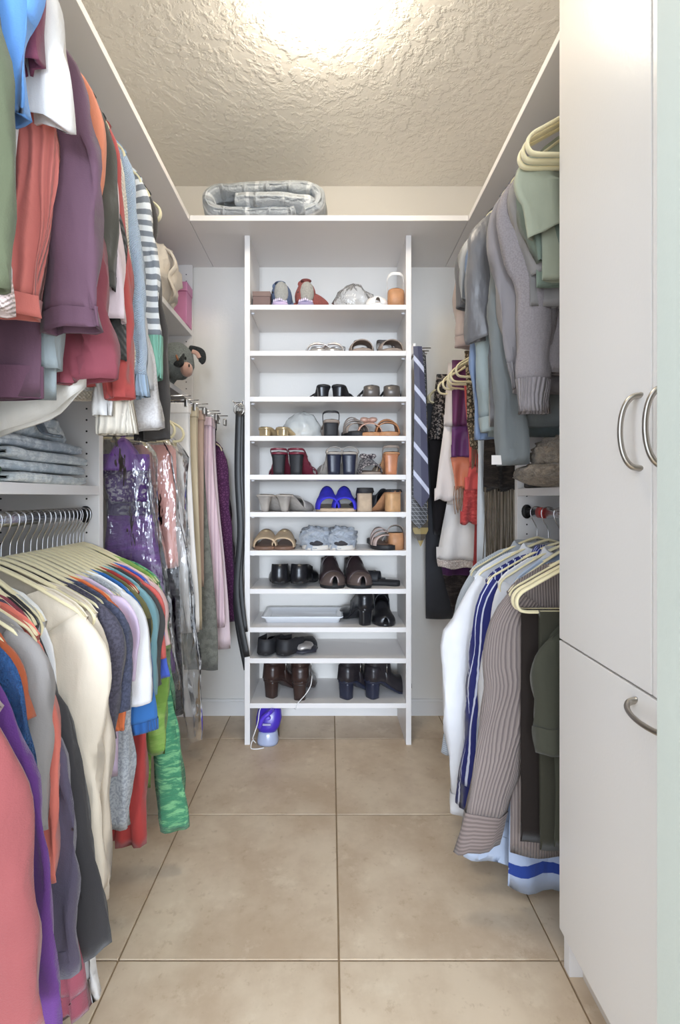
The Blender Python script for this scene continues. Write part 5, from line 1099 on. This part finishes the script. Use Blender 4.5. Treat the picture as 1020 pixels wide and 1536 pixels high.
zp = 1.524; Yd = 2.05
pd = thing('plush_toy', 'grey plush toy animal with floppy ears on the lower small shelf', 'plush toy', (-.74,Yd,zp))
gm = cloth('plush_grey',(178,186,182),'fur',(152,160,156),k=150,fuzz=.3); em = cloth('plush_ear_dark',(62,66,66),'fur',(44,46,48),k=120,fuzz=.3); pm = cloth('plush_pink',(206,160,140),sheen=.4)
def bl(px, py, Y): x, z = PX(px,py,Y); return (x, Y, z)
c = bl(262,548,Yd); obj('body', ellipsoid((-.74,Yd+.02,zp+.085),(.095,.11,.085),24,16,.12,5), gm, pd)
hd_c = bl(274,542,1.98)
obj('head', ellipsoid((hd_c[0]-.02,hd_c[1],hd_c[2]+.0),(.064,.088,.074),24,16,.05,4), gm, pd)
mz = bl(283,553,1.93); obj('muzzle', ellipsoid((mz[0]-.012,mz[1]+.012,mz[2]),(.024,.034,.030),18,12), pm, pd)
nz_ = bl(284,548,1.905); obj('nostril', ellipsoid((nz_[0]-.002,nz_[1]+.004,nz_[2]),(.003,.004,.007),10,6), BLACKP, pd)
ey = bl(278,537,1.915); obj('eye', ellipsoid((ey[0],ey[1]+.003,ey[2]),(.004,.005,.007),10,6), BLACKP, pd)
ear = smooth_path([bl(272,524,1.97),bl(266,528,1.93),bl(267,540,1.91),bl(272,548,1.90)],6)
e1 = obj('ear', sweep(ear, lambda t: .010+.020*math.sin(t*math.pi*.9+.2), .008, 12, up=(0,1,0)), em, pd)
ear2 = smooth_path([bl(284,522,2.0),bl(292,525,2.0),bl(301,530,2.0),bl(303,540,2.0),bl(300,544,2.0)],6)
e2 = obj('ear', sweep(ear2, lambda t: .009+.010*math.sin(t*math.pi*.9+.2), .007, 12, up=(0,1,0)), em, pd)
obj('ear_lining', sweep(smooth_path([bl(288,527,1.985),bl(295,530,1.985),bl(299,537,1.985)],5), .009, .004, 10, up=(0,1,0)), pm, e2)
obj('ear_lining', sweep(smooth_path([bl(268,527,1.93),bl(264,531,1.905),bl(267,540,1.885)],5), .004, .003, 10, up=(0,1,0)), plain('ear_orange',(160,108,78),.9), e1)
# brown fur hat on the right shelf
zh_ = 1.078; xh = PX(838,0,1.3)[0]
ht = thing('fur_hat', 'brown fluffy fur hat on the right shelf', 'hat', (xh+.03,1.3,zh_))
fm = cloth('brown_fur',(184,160,132),'fur',(116,96,74),k=70,fuzz=.6,sheen=.4)
obj('crown', ellipsoid((xh+.055,1.30,zh_+.072),(.120,.115,.070),36,24,.22,16,.9,2), fm, ht)
obj('brim', ellipsoid((xh+.02,1.31,zh_+.034),(.125,.13,.034),36,14,.22,18,.9,5), fm, ht)
slab('folded_sweater', 'dark folded cloth under the brown fur hat', 'cloth', (PXR+.012,PXR+.2,1.44,1.60,zh_,zh_+.02), cloth('dark_fold',(52,46,42)), None, .006)
# teal folded cloth on the left top shelf edge
tag(obj('folded_cloth', ellipsoid((-.70,1.02,ZS1+.035),(.115,.10,.034),24,12,.15,6,.6), cloth('teal_cloth',(92,120,120)), None), 'dark teal folded cloth on the left top shelf edge', 'cloth')
# olive cap below the plush toy
cz = 1.524
cp_ = thing('peaked_hat', 'olive green cap under the grey plush toy', 'cap', (-.69,1.82,cz))
obj('crown', ellipsoid((-.735,1.80,cz+.028),(.062,.075,.030),20,12,.08,5), cloth('cap_olive',(120,118,78)), cp_)
obj('peak', ellipsoid((-.685,1.80,cz+.008),(.040,.055,.006),20,8), cloth('cap_olive',(120,118,78)), cp_)

# leftover bits on the rods
hanger(1, RXL, 1.352, RZU, 'bare cream hanger end at the far end of the upper left rod', SIDE['LU'][3])
tag(obj('red_sleeve_ring', sweep([(RXR,1.475,RZL),(RXR,1.525,RZL)], .0105, .0172, 14), plain('red_plastic',(176,52,48),.4), None), 'short red plastic sleeve around the lower right rod', 'rod sleeve')
